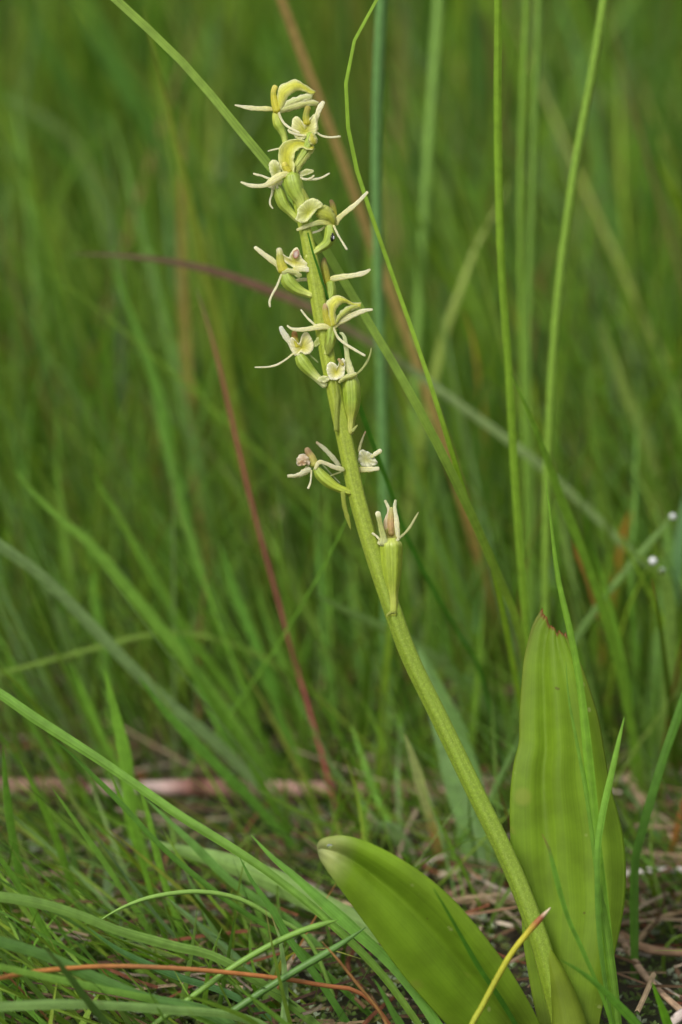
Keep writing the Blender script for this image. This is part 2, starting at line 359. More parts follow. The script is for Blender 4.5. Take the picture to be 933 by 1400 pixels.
blade('grass_shoot', 'wide grey-green blurred blade sloping down from the left edge', 'grass blade',
      [(-120, 690), (-50, 715), (5, 750), (60, 790), (120, 850), (180, 912), (235, 965), (300, 1020), (420, 1140)], .665, 16, (.16, .25, .11), tp=.05)
blade('grass_shoot', 'thin yellowish blade crossing level at the left below the grey-green blade', 'grass blade',
      [(-80, 945), (0, 921), (60, 905), (130, 886), (205, 868), (290, 872), (400, 930), (480, 1080)], .70, 7, (.15, .22, .035), tp=.05)
# --- lower left, sharp blades
blade('grass_shoot', 'long bright blade crossing the lower left toward the rounded orchid leaf', 'grass blade',
      [(-140, 860), (-60, 912), (0, 948), (50, 983), (135, 1038), (200, 1083), (250, 1118), (310, 1155), (360, 1188), (410, 1226), (447, 1258), (520, 1330), (600, 1440)], .60, 14.5, [(0, (.14, .27, .045)), (.75, (.15, .28, .05)), (1, (.12, .2, .03))], tp=.04, fold=.6, n=44, base_w=.7)
blade('grass_shoot', 'narrow darker blade running under the long bright blade', 'grass blade',
      [(66, 1006), (95, 1028), (125, 1058), (165, 1098), (215, 1152), (270, 1200), (330, 1245), (400, 1290), (520, 1400)], .605, 8, (.09, .19, .025), tp=.2)
blade('grass_shoot', 'pointed blade tip meeting the long bright blade at lower centre', 'grass blade',
      [(344, 1142), (372, 1172), (405, 1200), (440, 1232), (485, 1272), (560, 1345), (640, 1470)], .60, 16, (.12, .25, .035), tp=.35)
blade('grass_shoot', 'narrow dark blade tip below the pointed tip at lower centre', 'grass blade',
      [(328, 1172), (345, 1205), (370, 1240), (400, 1290), (440, 1345), (500, 1440)], .60, 10, (.08, .18, .025), tp=.3)
blade('grass_shoot', 'pale green blurred blade level across the lower left corner', 'grass blade',
      [(-120, 1220), (-40, 1222), (40, 1232), (110, 1252), (160, 1272), (230, 1292), (310, 1316), (430, 1400), (470, 1460)], .57, 14, (.18, .29, .06), tp=.04)
blade('grass_stalk', 'small arching stem at the lower left, curving over and down', 'grass stem',
      [(128, 1264), (165, 1242), (210, 1226), (270, 1219), (325, 1228), (370, 1252), (425, 1290), (470, 1400)], .60, 6.5, (.14, .23, .04), kind='round', tp=.3)
blade('grass_stalk', 'green stem sloping up to the right from the bottom left edge', 'grass stem',
      [(462, 1258), (440, 1264), (395, 1280), (330, 1315), (260, 1365), (190, 1420), (120, 1500)], .588, 8.5, (.095, .18, .025), kind='round', tp=.05)
blade('grass_stalk', 'darker parallel stem sloping up to the right along the bottom', 'grass stem',
      [(500, 1268), (455, 1298), (400, 1330), (340, 1368), (270, 1420), (200, 1500)], .59, 10, (.055, .12, .022), kind='round', tp=.1)
blade('dry_stalk', 'thin orange dead stem arching across the bottom left corner', 'dead stem',
      [(-140, 1372), (-60, 1348), (0, 1337), (60, 1327), (150, 1321), (260, 1325), (370, 1336), (440, 1347), (500, 1362), (560, 1440)], .555, 6.5, [(0, (.22, .09, .03)), (.3, (.27, .11, .03)), (.45, (.2, .09, .035)), (.6, (.26, .10, .03)), (1, (.17, .06, .03))], kind='round', tp=.02)
blade('grass_shoot', 'blue-green blade arching from the bottom left edge above the orange stem', 'grass blade',
      [(-90, 1262), (0, 1288), (60, 1306), (130, 1337), (200, 1365), (300, 1392), (400, 1480)], .56, 16, (.10, .21, .06), tp=.04)
blade('grass_shoot', 'slim light blade just under the orange stem at the bottom left', 'grass blade',
      [(-90, 1305), (0, 1322), (60, 1335), (140, 1352), (260, 1384), (400, 1470)], .555, 10, (.15, .26, .04), tp=.04)
blade('grass_shoot', 'lowest pale blade lying level along the bottom left edge', 'grass blade',
      [(-90, 1378), (0, 1376), (100, 1373), (220, 1380), (350, 1398), (450, 1480)], .555, 13, (.17, .27, .08), tp=.04)
blade('grass_shoot', 'dark folded blade with sharp tip in the bottom left corner', 'grass blade',
      [(57, 1290), (80, 1317), (105, 1350), (130, 1383), (155, 1415), (200, 1500)], .552, 11, [(0, (.10, .13, .04)), (.2, (.07, .13, .03)), (1, (.09, .15, .04))], tp=.3, fold=.9)
blade('grass_shoot', 'needle-thin tip pointing left at the bottom, left of centre', 'grass blade',
      [(225, 1355), (260, 1363), (300, 1376), (350, 1400), (420, 1460)], .56, 7, (.15, .26, .04), tp=.5)
blade('grass_shoot', 'small pointed tip rising between the two sloping stems', 'grass blade',
      [(306, 1335), (335, 1357), (375, 1388), (420, 1425), (470, 1490)], .562, 8, (.14, .26, .035), tp=.5)
blade('dry_stalk', 'short rust-coloured straw leaning left of the rounded leaf base', 'dead stem',
      [(440, 1287), (462, 1312), (490, 1347), (520, 1385), (560, 1460)], .58, 4, (.32, .15, .05), kind='round', tp=.3, mat=M['straw'])
blade('grass_shoot', 'short green tip under the rounded leaf near the bottom centre', 'grass blade',
      [(511, 1338), (522, 1355), (536, 1382), (552, 1410), (580, 1480)], .578, 11, (.10, .22, .04), tp=.4)
blade('grass_shoot', 'thin dark blade lying across the middle of the rounded leaf', 'grass blade',
      [(593, 1215), (610, 1243), (632, 1282), (655, 1322), (690, 1375), (740, 1460)], .568, 7, (.06, .16, .015), tp=.4, tip_w=.15)
blade('withered_shoot', 'yellow blade with brown pointed tip between the two orchid leaves', 'dying grass blade',
      [(753, 1241), (738, 1257), (722, 1275), (700, 1303), (680, 1337), (660, 1375), (642, 1412), (625, 1500)], 0.578, 8.5, [(0, (.40, .33, .22)), (.045, (.36, .26, .17)), (.06, (.16, .05, .02)), (.1, (.22, .08, .02)), (.14, (.30, .26, .02)), (.3, (.27, .26, .02)), (1, (.20, .25, .025))], kind='round', tp=.12)
blade('grass_shoot', 'slender split-tipped blade standing before the bitten leaf', 'grass blade',
      [(741, 1140), (750, 1158), (757, 1185), (766, 1220), (778, 1258), (797, 1300), (830, 1380), (850, 1462)], .575, 7.5, [(0, (.24, .16, .05)), (.04, (.2, .2, .05)), (.1, (.12, .24, .03)), (1, (.09, .19, .02))], tp=.15, base_w=.6)
blade('grass_shoot', 'sharp green blade pointing up left at the foot of the bitten leaf', 'grass blade',
      [(768, 1313), (790, 1326), (815, 1345), (845, 1374), (880, 1412), (925, 1480)], .568, 13, (.11, .25, .03), tp=.5, fold=.5)
blade('grass_shoot', 'small bright blade tip in the bottom right corner', 'grass blade',
      [(892, 1343), (899, 1362), (908, 1385), (918, 1415), (930, 1480)], .57, 15, (.13, .28, .02), tp=.5, fold=.5)
# --- broad pale leaves behind
blade('broadleaf_shoot', 'broad blurred pale green leaf standing behind the orchid stalk', 'leaf',
      [(572, 885), (592, 935), (615, 1000), (636, 1080), (650, 1140), (668, 1235)], .70, 50, (.13, .23, .06), tp=.4, n=40, m=7, fold=.3)
blade('broadleaf_shoot', 'pale green blurred leaf lying low left of the rounded leaf', 'leaf',
      [(205, 1150), (250, 1163), (310, 1180), (380, 1208), (450, 1243), (520, 1285), (590, 1370)], .655, 34, (.19, .29, .08), tp=.35, m=7)
blade('grass_shoot', 'pale arched blade passing behind the orchid stalk above the broad leaf', 'grass blade',
      [(430, 812), (480, 838), (530, 862), (590, 898), (640, 940), (690, 995), (745, 1075)], .70, 17, (.16, .25, .08), tp=.3)
blade('withered_shoot', 'straw-coloured dead blade with an orange foot under the broad leaf', 'dead grass blade',
      [(553, 1003), (566, 1040), (580, 1090), (592, 1130), (606, 1190)], .655, 14, [(0, (.36, .38, .2)), (.55, (.4, .38, .22)), (.75, (.46, .24, .12)), (1, (.24, .2, .1))], tp=.3)
blade('grass_shoot', 'small curled blue-green blade above the rounded leaf', 'grass blade',
      [(520, 1124), (535, 1131), (550, 1147), (562, 1168), (575, 1205)], .68, 14, (.22, .33, .17), tp=.2)
# --- further blurred blades
far = [
 ('tall soft blade near the top left, leaning right', [(95, -60), (150, 60), (200, 160), (250, 250), (330, 380), (400, 560)], .95, 26, (.09, .17, .05)),
 ('soft blade sweeping from the left edge to behind the purple tip', [(-60, 60), (20, 140), (100, 230), (200, 330), (280, 470), (330, 700)], .95, 20, (.09, .18, .03)),
 ('wide blurred dark blade in the upper left corner', [(-20, -80), (40, 20), (100, 130), (150, 260), (190, 420), (210, 640)], 1.0, 24, (.06, .13, .02)),
 ('blurred blade running down left of the red stem', [(150, 150), (190, 300), (230, 460), (265, 620), (300, 780), (340, 930)], .86, 13, (.11, .2, .04)),
 ('bright blurred blade standing left of the purple tip', [(20, 120), (40, 300), (60, 480), (80, 640), (100, 830)], .92, 16, (.12, .2, .03)),
 ('upright blurred blade at the far left edge', [(10, 250), (20, 400), (28, 560), (38, 720), (44, 880)], .9, 12, (.11, .2, .03)),
 ('blurred blade rising in the left middle below the fine tip', [(120, 720), (128, 800), (140, 880), (150, 960), (165, 1060)], .76, 14, (.12, .24, .03)),
 ('blurred blade leaning left above the fallen reed', [(95, 900), (120, 960), (150, 1030), (185, 1090), (215, 1150)], .7, 12, (.13, .25, .03)),
 ('green blade crossing the fallen reed left of the red stem', [(215, 790), (250, 880), (285, 960), (330, 1050), (372, 1110)], .735, 14, (.12, .25, .03)),
 ('broad green blade beside the red stem foot', [(300, 740), (330, 830), (365, 920), (390, 1000), (430, 1095)], .735, 15, (.11, .23, .03)),
 ('slim blade left of the orchid stalk above the fallen reed', [(350, 800), (375, 880), (410, 960), (445, 1040), (470, 1090)], .75, 10, (.12, .24, .03)),
 ('upright blade between the red stem and the orchid stalk', [(430, 660), (436, 760), (444, 860), (452, 960), (462, 1060)], .76, 10, (.10, .2, .03)),
 ('thin blade right of the capsule leaning toward the bitten leaf', [(575, 760), (600, 840), (630, 920), (668, 990), (700, 1060)], .75, 8, (.09, .18, .02)),
 ('upright soft blade right of the capsule', [(655, 560), (652, 700), (650, 820), (652, 900), (655, 1000)], .8, 15, (.10, .2, .03)),
 ('pair-leading blade tip right of the bitten leaf', [(812, 750), (835, 830), (850, 900), (862, 980), (872, 1130)], .7, 10, (.13, .26, .03)),
 ('thin light blade rising past the white bead', [(872, 560), (868, 700), (866, 820), (870, 930), (878, 1080)], .76, 8, (.14, .25, .05)),
 ('blue-green blade at the right edge beneath the bent blade', [(945, 640), (930, 740), (915, 840), (900, 960), (890, 1090)], .75, 24, (.10, .18, .07)),
 ('blurred blade crossing from the top centre toward the right middle', [(560, 380), (620, 440), (680, 520), (730, 600), (790, 740), (830, 830)], 1.0, 14, (.14, .2, .06)),
 ('dim wide blade behind the two thin stems at the top', [(640, -80), (650, 80), (665, 240), (690, 400), (700, 620)], .98, 20, (.08, .16, .05)),
 ('dim wide blade in the upper right corner', [(915, -80), (905, 100), (890, 260), (880, 420), (870, 650)], .98, 20, (.08, .15, .04)),
 ('soft blade slanting from the top centre right', [(745, -60), (790, 80), (820, 220), (860, 400), (890, 560), (905, 760)], .95, 16, (.09, .18, .04)),
 ('soft pale blade left of the two thin stems', [(640, 130), (620, 220), (608, 320), (602, 440), (600, 700)], .95, 18, (.17, .22, .07)),
 ('olive blurred blade behind the top of the loop stem', [(545, -80), (548, 60), (550, 180), (552, 320), (556, 620)], 1.0, 22, (.17, .18, .06)),
]
for lb, pts, d, w, c in far:
    blade('grass_shoot', lb, 'grass blade', pts, d, w*.85, bright(c, 1.1), n=26, group='grass blades standing behind the orchid')

more = [
 ('wide bright blade rising through the fallen reed at left', [(143, 915), (160, 985), (172, 1040), (180, 1120), (200, 1180), (225, 1240)], .66, 20, (.14, .27, .03)),
 ('long blade sloping from left of centre down to the pointed tip', [(190, 925), (222, 968), (255, 1003), (300, 1050), (350, 1100), (420, 1180)], .66, 16, (.13, .26, .04)),
 ('straight green blade sloping just left of the red stem foot', [(262, 915), (295, 965), (330, 1018), (372, 1098), (410, 1165)], .68, 14, (.13, .25, .03)),
 ('narrow blade leaning left below the fallen reed at far left', [(28, 1040), (50, 1085), (72, 1135), (98, 1210), (120, 1280)], .63, 12, (.13, .25, .03)),
 ('long thin blade sloping across the lower left quarter', [(72, 1078), (105, 1125), (140, 1175), (190, 1250), (240, 1330)], .62, 9, (.14, .26, .04)),
 ('upright blade at the very edge of the lower left', [(4, 1020), (10, 1090), (20, 1160), (34, 1225), (50, 1290)], .63, 13, (.11, .23, .03)),
 ('slim blade right of the wide bright blade', [(150, 1055), (172, 1110), (192, 1170), (212, 1240), (235, 1310)], .63, 9, (.13, .27, .03)),
 ('blade passing under the long bright blade near its middle', [(188, 1065), (204, 1120), (220, 1190), (242, 1255), (265, 1320)], .635, 11, (.12, .25, .03)),
 ('short blade leaning up left above the lower left corner', [(-25, 1140), (5, 1180), (35, 1225), (70, 1290), (110, 1370)], .60, 11, (.14, .28, .04)),
 ('curved blade running parallel below the pointed tip', [(200, 1092), (260, 1150), (320, 1208), (400, 1262), (470, 1330)], .63, 13, (.13, .24, .05)),
 ('faint pale blade reaching right to the rounded leaf tip', [(346, 1074), (380, 1094), (420, 1115), (470, 1140), (520, 1180)], .66, 8, (.19, .29, .07)),
 ('blue-green curved blade above the orange stem', [(118, 1266), (165, 1300), (240, 1334), (320, 1362), (410, 1420)], .585, 11, (.12, .24, .09)),
 ('upright blade right of the red stem at middle height', [(378, 690), (384, 760), (398, 850), (408, 930), (425, 1040)], .77, 11, (.13, .25, .03)),
 ('leaning blade ending at the red stem', [(293, 760), (330, 840), (375, 925), (410, 990), (450, 1070)], .75, 10, (.14, .27, .035)),
 ('short upright blade left of the stalk bend', [(478, 740), (484, 830), (492, 930), (500, 1010)], .8, 12, (.13, .24, .04)),
 ('short upright blade under the stalk bend', [(520, 850), (524, 900), (532, 970), (540, 1040)], .78, 12, (.12, .22, .04)),
 ('leaning blade rising to the right edge at middle height', [(893, 470), (915, 520), (938, 590), (960, 700), (980, 960)], .8, 14, (.14, .25, .04)),
 ('thin upright blade between the white bead and the bitten leaf', [(858, 760), (866, 850), (874, 910), (880, 980), (888, 1090)], .72, 8, (.15, .28, .04)),
 ('broad dark blade beside the bent blade', [(915, 700), (908, 830), (898, 930), (890, 1020), (886, 1105)], .75, 24, (.10, .19, .03)),
 ('long straight blade left of the sharp upright stem at middle height', [(600, 420), (622, 560), (640, 680), (660, 800), (690, 950)], .79, 10, (.13, .23, .035)),
 ('slanting blade behind the capsule and the dark thin blade', [(545, 560), (570, 660), (596, 770), (630, 880), (665, 1010)], .78, 10, (.12, .22, .03)),
 ('tall upright blade left of the wide grey-green blade', [(75, 560), (82, 660), (92, 760), (104, 860), (118, 1020)], .78, 12, (.12, .23, .03)),
 ('soft bright blade leaning left at middle left', [(205, 540), (228, 620), (250, 700), (280, 790), (318, 890), (360, 1020)], .77, 11, (.14, .26, .04)),
 ('short curved blade above the fallen reed at far left', [(10, 900), (30, 960), (60, 1020), (100, 1080), (130, 1130)], .71, 12, (.12, .24, .03)),
 ('thin blade tip above the wide bright blade', [(86, 900), (110, 950), (130, 1010), (150, 1060), (170, 1120)], .715, 9, (.13, .26, .03)),
 ('pale thin blade slanting right behind the stalk foot', [(716, 1000), (690, 1050), (668, 1100), (655, 1150), (640, 1200)], .67, 8, (.18, .30, .10)),
 ('green blade rising behind the rounded leaf', [(480, 990), (500, 1050), (520, 1100), (545, 1150), (570, 1210)], .7, 11, (.12, .24, .03)),
 ('short bright blade right of the straw-coloured blade', [(540, 960), (556, 1020), (580, 1075), (600, 1110)], .74, 9, (.14, .28, .04)),
 ('wide soft blade crossing the upper left quarter', [(70, -60), (120, 40), (185, 150), (240, 240), (300, 330), (350, 450), (380, 700)], .86, 20, (.10, .2, .05)),
 ('pale blurred blade low in the upper left quarter', [(-60, 120), (40, 150), (110, 210), (150, 330), (170, 480), (180, 720)], .95, 18, (.13, .2, .07)),
 ('olive wide blade behind the lower flowers', [(395, 380), (400, 480), (404, 600), (410, 720), (415, 860)], .95, 18, (.15, .2, .05)),
 ('tan blurred dead blade beside the upper rush stems', [(545, 100), (540, 220), (545, 330), (555, 480), (560, 760)], 1.0, 14, (.22, .17, .07)),
]
for lb, pts, d, w, c in more:
    blade('grass_shoot', lb, 'grass blade', pts, d, w*.88, c, n=26, fold=.3, group='grass blades standing behind the orchid')
# thin dark blade passing in front of the spike, then behind the capsule
blade('grass_shoot', 'thin dark green blade touching the flower spike and passing behind the capsule', 'grass blade',
      [(421, 318), (428, 345), (437, 372), (447, 405), (462, 455, .604), (485, 535), (505, 592), (530, 660), (560, 742), (595, 810), (630, 870), (662, 935), (700, 1110)], .5935, 6.5, (.055, .16, .02), tp=.25, tip_w=.3, n=50)

# --- dead material lying behind
def stick(name, label, cat, pts, r, col, mat=None, group=None, nodes=(), n=30):
    """lying stick: (px, py, height above the ground in mm)"""
    path = []
    for px, py, h in pts:
        k = math.sin(PITCH)-(700-py)*K*math.cos(PITCH); d = (CAM_H-h*.001)/k; path.append(P(px, py, d))
    mb = MB(); tube(mb, path, [r*.001*(1+.12*math.sin(i*2.3)) for i in range(len(path))], col, n=n, m=10, ridges=3, ramp_amt=.04)
    o = mb.build(name, mat or M['straw']); rebase(o, path[0]); tag(o, label, cat, group)
    for t in nodes:
        a = path[0].lerp(path[-1], t) if len(path) == 2 else V3(resample([tuple(p) for p in path], 101)[int(t*100)])
        b = V3(resample([tuple(p) for p in path], 101)[min(100, int(t*100)+1)])
        q = MB(); dd = (b-a).normalized()*r*.0011
        tube(q, [a-dd, a, a+dd], [r*.00095, r*.00125, r*.00095], (.12, .06, .04), n=6, m=10); c = q.build('node', M['straw'], o); c.location = -o.location
    return o
stick('fallen_reed', 'pinkish fallen reed stem lying level behind the orchid', 'reed stem',
      [(-60, 1076, 9), (40, 1077, 9), (180, 1079, 9), (270, 1077, 10), (400, 1080, 9), (540, 1080, 8), (640, 1078, 8), (705, 1074, 7)], 2.1,
      [(0, PINK), (.2, (.26, .15, .11)), (.35, (.5, .38, .36)), (.42, (.2, .08, .06)), (.55, (.42, .26, .22)), (.8, (.30, .17, .12)), (.9, (.45, .33, .26)), (1, (.4, .26, .2))], nodes=(.22, .43, .68, .88), n=60)
stick('twig', 'pale pinkish twig lying far behind the bitten leaf tip', 'twig', [(590, 868, 4), (650, 866, 5), (720, 861, 5), (800, 866, 4)], 1.5, (.42, .32, .26))
stick('twig', 'white twig sticking out right of the bitten leaf', 'twig', [(852, 1197, 6), (880, 1191, 8), (930, 1189, 9), (1000, 1192, 6)], .75, (.62, .58, .54))
stick('twig', 'pinkish twig slanting behind the orchid stalk foot', 'twig', [(575, 1168, 3), (600, 1140, 4), (640, 1105, 7), (672, 1083, 8), (700, 1068, 7)], 1.0, (.40, .25, .18))
stick('twig', 'pale twig lying level just left of the stalk foot', 'twig', [(598, 1198, 4), (640, 1187, 5), (700, 1178, 4)], .9, (.5, .42, .3))
stick('twig', 'reddish twig just below the pale level twig', 'twig', [(618, 1222, 3), (650, 1203, 4), (700, 1188, 4)], .8, (.33, .2, .14))
stick('twig', 'thick tan straw leaning at the right edge under the bent blade', 'twig', [(858, 1062, 14), (890, 1110, 10), (915, 1145, 6), (960, 1190, 3)], 1.25, (.42, .3, .2))
stick('twig', 'long tan straw slanting into the bottom right corner', 'twig', [(848, 1280, 4), (875, 1325, 5), (905, 1358, 5), (945, 1392, 4), (990, 1420, 2)], .75, (.38, .26, .17))
stick('twig', 'level brown straw beside the long tan straw', 'twig', [(850, 1278, 3), (880, 1296, 5), (930, 1303, 4), (990, 1300, 2)], 1.0, (.32, .2, .12))
stick('twig', 'thin straw arching low at the right edge', 'twig', [(862, 1300, 2), (895, 1262, 6), (920, 1250, 6), (970, 1240, 2)], .7, (.36, .26, .15))
stick('twig', 'grey-white straw poking up in the bottom right corner', 'twig', [(915, 1402, 2), (935, 1385, 4), (970, 1360, 3)], 1.1, (.5, .42, .38))
stick('twig', 'blurred pale straw crossing behind the lowest left flower', 'twig', [(275, 765, 12), (330, 742, 16), (380, 706, 30), (432, 680, 30), (470, 662, 22)], 2.2, (.42, .36, .2))
blade('withered_shoot', 'orange dead blade standing at the right edge', 'dead grass blade', [(950, 1050), (935, 1100), (922, 1150), (910, 1215)], .68, 9, [(0, (.16, .10, .04)), (.5, (.26, .10, .03)), (1, (.14, .07, .03))])
blade('withered_shoot', 'brown dead blade tip behind the curved pointed blade', 'dead grass blade', [(784, 735), (795, 765), (812, 810), (850, 960)], .72, 10, [(0, (.30, .13, .06)), (.5, (.30, .14, .07)), (1, (.12, .18, .03))], tp=.1)
blade('withered_shoot', 'orange dead blade tip right of the white bead blade', 'dead grass blade', [(868, 690), (853, 730), (845, 780), (832, 840), (815, 1000)], .78, 10, [(0, (.35, .15, .03)), (.6, (.28, .2, .03)), (1, (.15, .2, .03))], tp=.1)
blade('withered_shoot', 'blurred orange dead leaf standing among the grass at middle left', 'dead grass blade', [(196, 520), (206, 560), (212, 600), (216, 700), (225, 830)], .88, 10, [(0, (.2, .2, .05)), (.3, (.24, .14, .035)), (1, (.12, .13, .03))], tp=.1)
blade('withered_shoot', 'blurred brown dead blade at the far left', 'dead grass blade', [(40, 360), (46, 420), (50, 520), (55, 620), (60, 740)], 1.0, 16, (.14, .10, .04), tp=.1)
blade('withered_shoot', 'rust-red dead blade behind the fallen reed at left', 'dead grass blade', [(150, 1010), (165, 1040), (190, 1060), (230, 1075), (260, 1090)], .77, 12, (.25, .08, .03), tp=.1)
# seed head and pale blooms far behind
mb = MB(); tube(mb, fill_depth([(42, 300), (46, 320), (52, 345), (58, 372), (60, 480, 1.1), (62, 640)], 1.12), [.0022, .005, .0055, .002, .0013, .0013], [(0, (.32, .24, .16)), (.3, (.3, .2, .13)), (.5, (.16, .12, .05)), (1, (.12, .14, .04))], n=30, m=9)
tag(mb.build('seed_head', M['straw']), 'blurred pale brown seed head on a stalk at the upper left', 'seed head')
# white beads
def bead(px, py, d, r, label, mat, name='water_drop', cat='water drop', sq=1.):
    mb = MB(); c = P(px, py, d); rows = []; uv = []; cc = []
    for i in range(11):
        a = math.pi*i/10; rows.append([c+Vector((math.sin(a)*math.cos(b)*r, math.sin(a)*math.sin(b)*r, math.cos(a)*r*sq)) for b in np.linspace(0, 2*math.pi, 16, endpoint=False)])
        uv.append([(0, 0)]*16); cc.append([(1, 1, 1)]*16)
    mb.grid(rows, uv, cc, closed=True); o = mb.build(name, mat); rebase(o, c); return tag(o, label, cat)
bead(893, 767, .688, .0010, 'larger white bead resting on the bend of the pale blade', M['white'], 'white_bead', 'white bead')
bead(905, 781, .687, .0009, 'smaller dull bead just below the larger one on the bent blade', M['water'])
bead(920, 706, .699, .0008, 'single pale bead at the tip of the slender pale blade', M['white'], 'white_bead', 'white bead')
# ------------------------------------------------------------ the orchid
YG = (.30, .36, .045); OV = (.27, .36, .045); OVL = (.50, .55, .14); CREAM = (.85, .83, .44); WHITE = (.92, .89, .64); LIP = (.68, .67, .10); LIPE = (.88, .87, .52); COLM = (.66, .62, .06); TAN = (.42, .24, .09)
STEM = (.175, .25, .022); STEM2 = (.28, .35, .04)
orchid = bpy.data.objects.new('orchid', None); COL.objects.link(orchid); base = P(770, 1450, DF); orchid.location = base
tag(orchid, 'fen orchid with pale yellow-green spidery flowers and two broad basal leaves', 'orchid')
def adopt(o, par):
    """children keep their built place although their parent has an origin of its own"""
    o.parent = par; o.matrix_parent_inverse.identity()
    off = Vector((0, 0, 0)); p = par
    while p is not None: off += p.location; p = p.parent
    o.location = -off; return o
st = [(782, 1470, 13), (770, 1410, 13), (753, 1340, 14), (736, 1278, 13.8), (700, 1185, 13.2), (647, 1075, 12.8), (601, 980, 12.5), (562, 900, 12.4), (536, 830, 12.6), (509, 750, 12), (489, 680, 11.8), (474, 610, 11.3), (461, 550, 10.8), (449, 490, 10.8), (439, 430, 11), (429, 370, 10.5), (417, 310, 8.6), (404, 255, 8), (395, 215, 6), (392, 195, 4)]
mb = MB(); tube(mb, [P(a, b, DF-(.001 if b > 1200 else 0)) for a, b, r in st], [r*U*.97 for a, b, r in st],
     [(0, (.24, .32, .03)), (.1, (.18, .27, .02)), (.18, (.16, .235, .022)), (.3, (.18, .27, .025)), (.5, STEM), (.58, (.22, .29, .03)), (.75, (.25, .31, .03)), (1, STEM2)], n=110, m=36, ridges=5, ramp_amt=.055)
adopt(mb.build('stem', M['stem']), orchid)

mb = MB(); tube(mb, [P(a_, b_, DF-.0022) for a_, b_ in ((750, 1300), (762, 1335), (774, 1378), (781, 1420), (786, 1475))], [r*U for r in (5, 13, 20, 26, 30)],
     [(0, (.21, .29, .02)), (.6, (.22, .30, .03)), (1, (.26, .30, .08))], n=24, m=28, ridges=7, ramp_amt=.03, flat=.75)
adopt(mb.build('sheath', M['leaf']), orchid)
# --- the upright leaf, its tip bitten off
L = [(742, 829), (731, 847), (724, 868), (717, 900), (714, 930), (711, 975), (710, 1015), (703, 1045), (698, 1090), (698, 1140), (701, 1190), (712, 1240), (716, 1290), (728, 1360), (742, 1420), (752, 1470)]
R = [(773, 864), (785, 890), (796, 915), (808, 950), (818, 985), (826, 1030), (834, 1075), (845, 1115), (852, 1150), (855, 1190), (853, 1235), (846, 1275), (838, 1310), (829, 1350), (819, 1400), (810, 1470)]
def dl(p, a): # leaf leans a little away from the camera
    return [(x, y, DF+a+.003+.010*(1-(y-830)/630)) for x, y in p]
def fold1(u, v):
    w = math.sin(math.pi*min(1, v*1.1+.05))
    return w*(.0018*math.exp(-((u-.32)/.09)**2)*math.exp(-((v-.3)/.3)**2) - .0008*math.exp(-((u-.50)/.14)**2) + .0004*math.exp(-((u-.64)/.08)**2) - .0008*math.exp(-((u-.83)/.12)**2)+ .0012*max(0, u-.85)/.15) + .0005*math.sin(u*5+v*9) + .00005*math.sin(u*23+v*4)
def jag1(u): # bite: deep and scalloped between the two corners
    return 17*math.sin(math.pi*min(1, u*1.0))**.5*(1-u*.35)+3.0*math.sin(u*21+1)+1.6*math.sin(u*57)
mb = MB(); LC = (.21, .355, .02)
sheet(mb, dl(L, 0), dl(R, -.001), [(0, (.26, .09, .03)), (.006, (.24, .10, .03)), (.012, (.2, .24, .03)), (.5, (.23, .38, .025)), (1, (.23, .32, .04))],
      [(0, (.28, .10, .04)), (.005, (.25, .11, .03)), (.011, LC), (.8, (.20, .325, .02)), (1, (.2, .26, .05))], bulge=.001, n=150, m=49, prof=fold1, jag=jag1, power=8)
lf1 = adopt(mb.build('leaf', M['leaf'], solid=.0007), orchid); lf1['label'] = 'upright leaf with a bitten brown-edged tip'
# --- the low leaf pointing left
A = [(437, 1163), (436, 1155), (440, 1148), (450, 1144), (475, 1143), (515, 1157), (570, 1189), (620, 1231), (665, 1284), (700, 1332), (735, 1395), (762, 1468)]
B = [(437, 1163), (438, 1168), (441, 1176), (450, 1190), (472, 1222), (510, 1275), (550, 1330), (585, 1371), (625, 1413), (662, 1440), (700, 1458), (762, 1470)]
def da(p, s=0): return [(x, y, DF-.001-.022*min(1, (1468-y)/320)+s) for x, y in p]
def fold2(u, v):
    w = min(1, v*5)
    return w*(.0022*math.exp(-((u-.42)/.12)**2) - .0012*math.exp(-((u-.72)/.18)**2) - .001*math.exp(-((u-.12)/.12)**2)) + .0006*math.sin(v*7+u*2) + .00012*math.sin(u*19+v*6) + (.006*(1-v/.12)**2 if v < .12 else 0)
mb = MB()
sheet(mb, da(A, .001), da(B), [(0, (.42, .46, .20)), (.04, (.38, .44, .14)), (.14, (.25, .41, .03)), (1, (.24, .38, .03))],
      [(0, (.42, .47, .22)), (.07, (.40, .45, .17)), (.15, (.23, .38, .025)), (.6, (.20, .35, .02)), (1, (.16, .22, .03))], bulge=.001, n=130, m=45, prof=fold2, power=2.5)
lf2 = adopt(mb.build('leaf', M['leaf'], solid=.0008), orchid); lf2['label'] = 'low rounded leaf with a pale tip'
bead(451, 1157, DF-.0245, .0006, 'tiny clear drop on the pale tip of the rounded orchid leaf', M['water'], sq=.7)

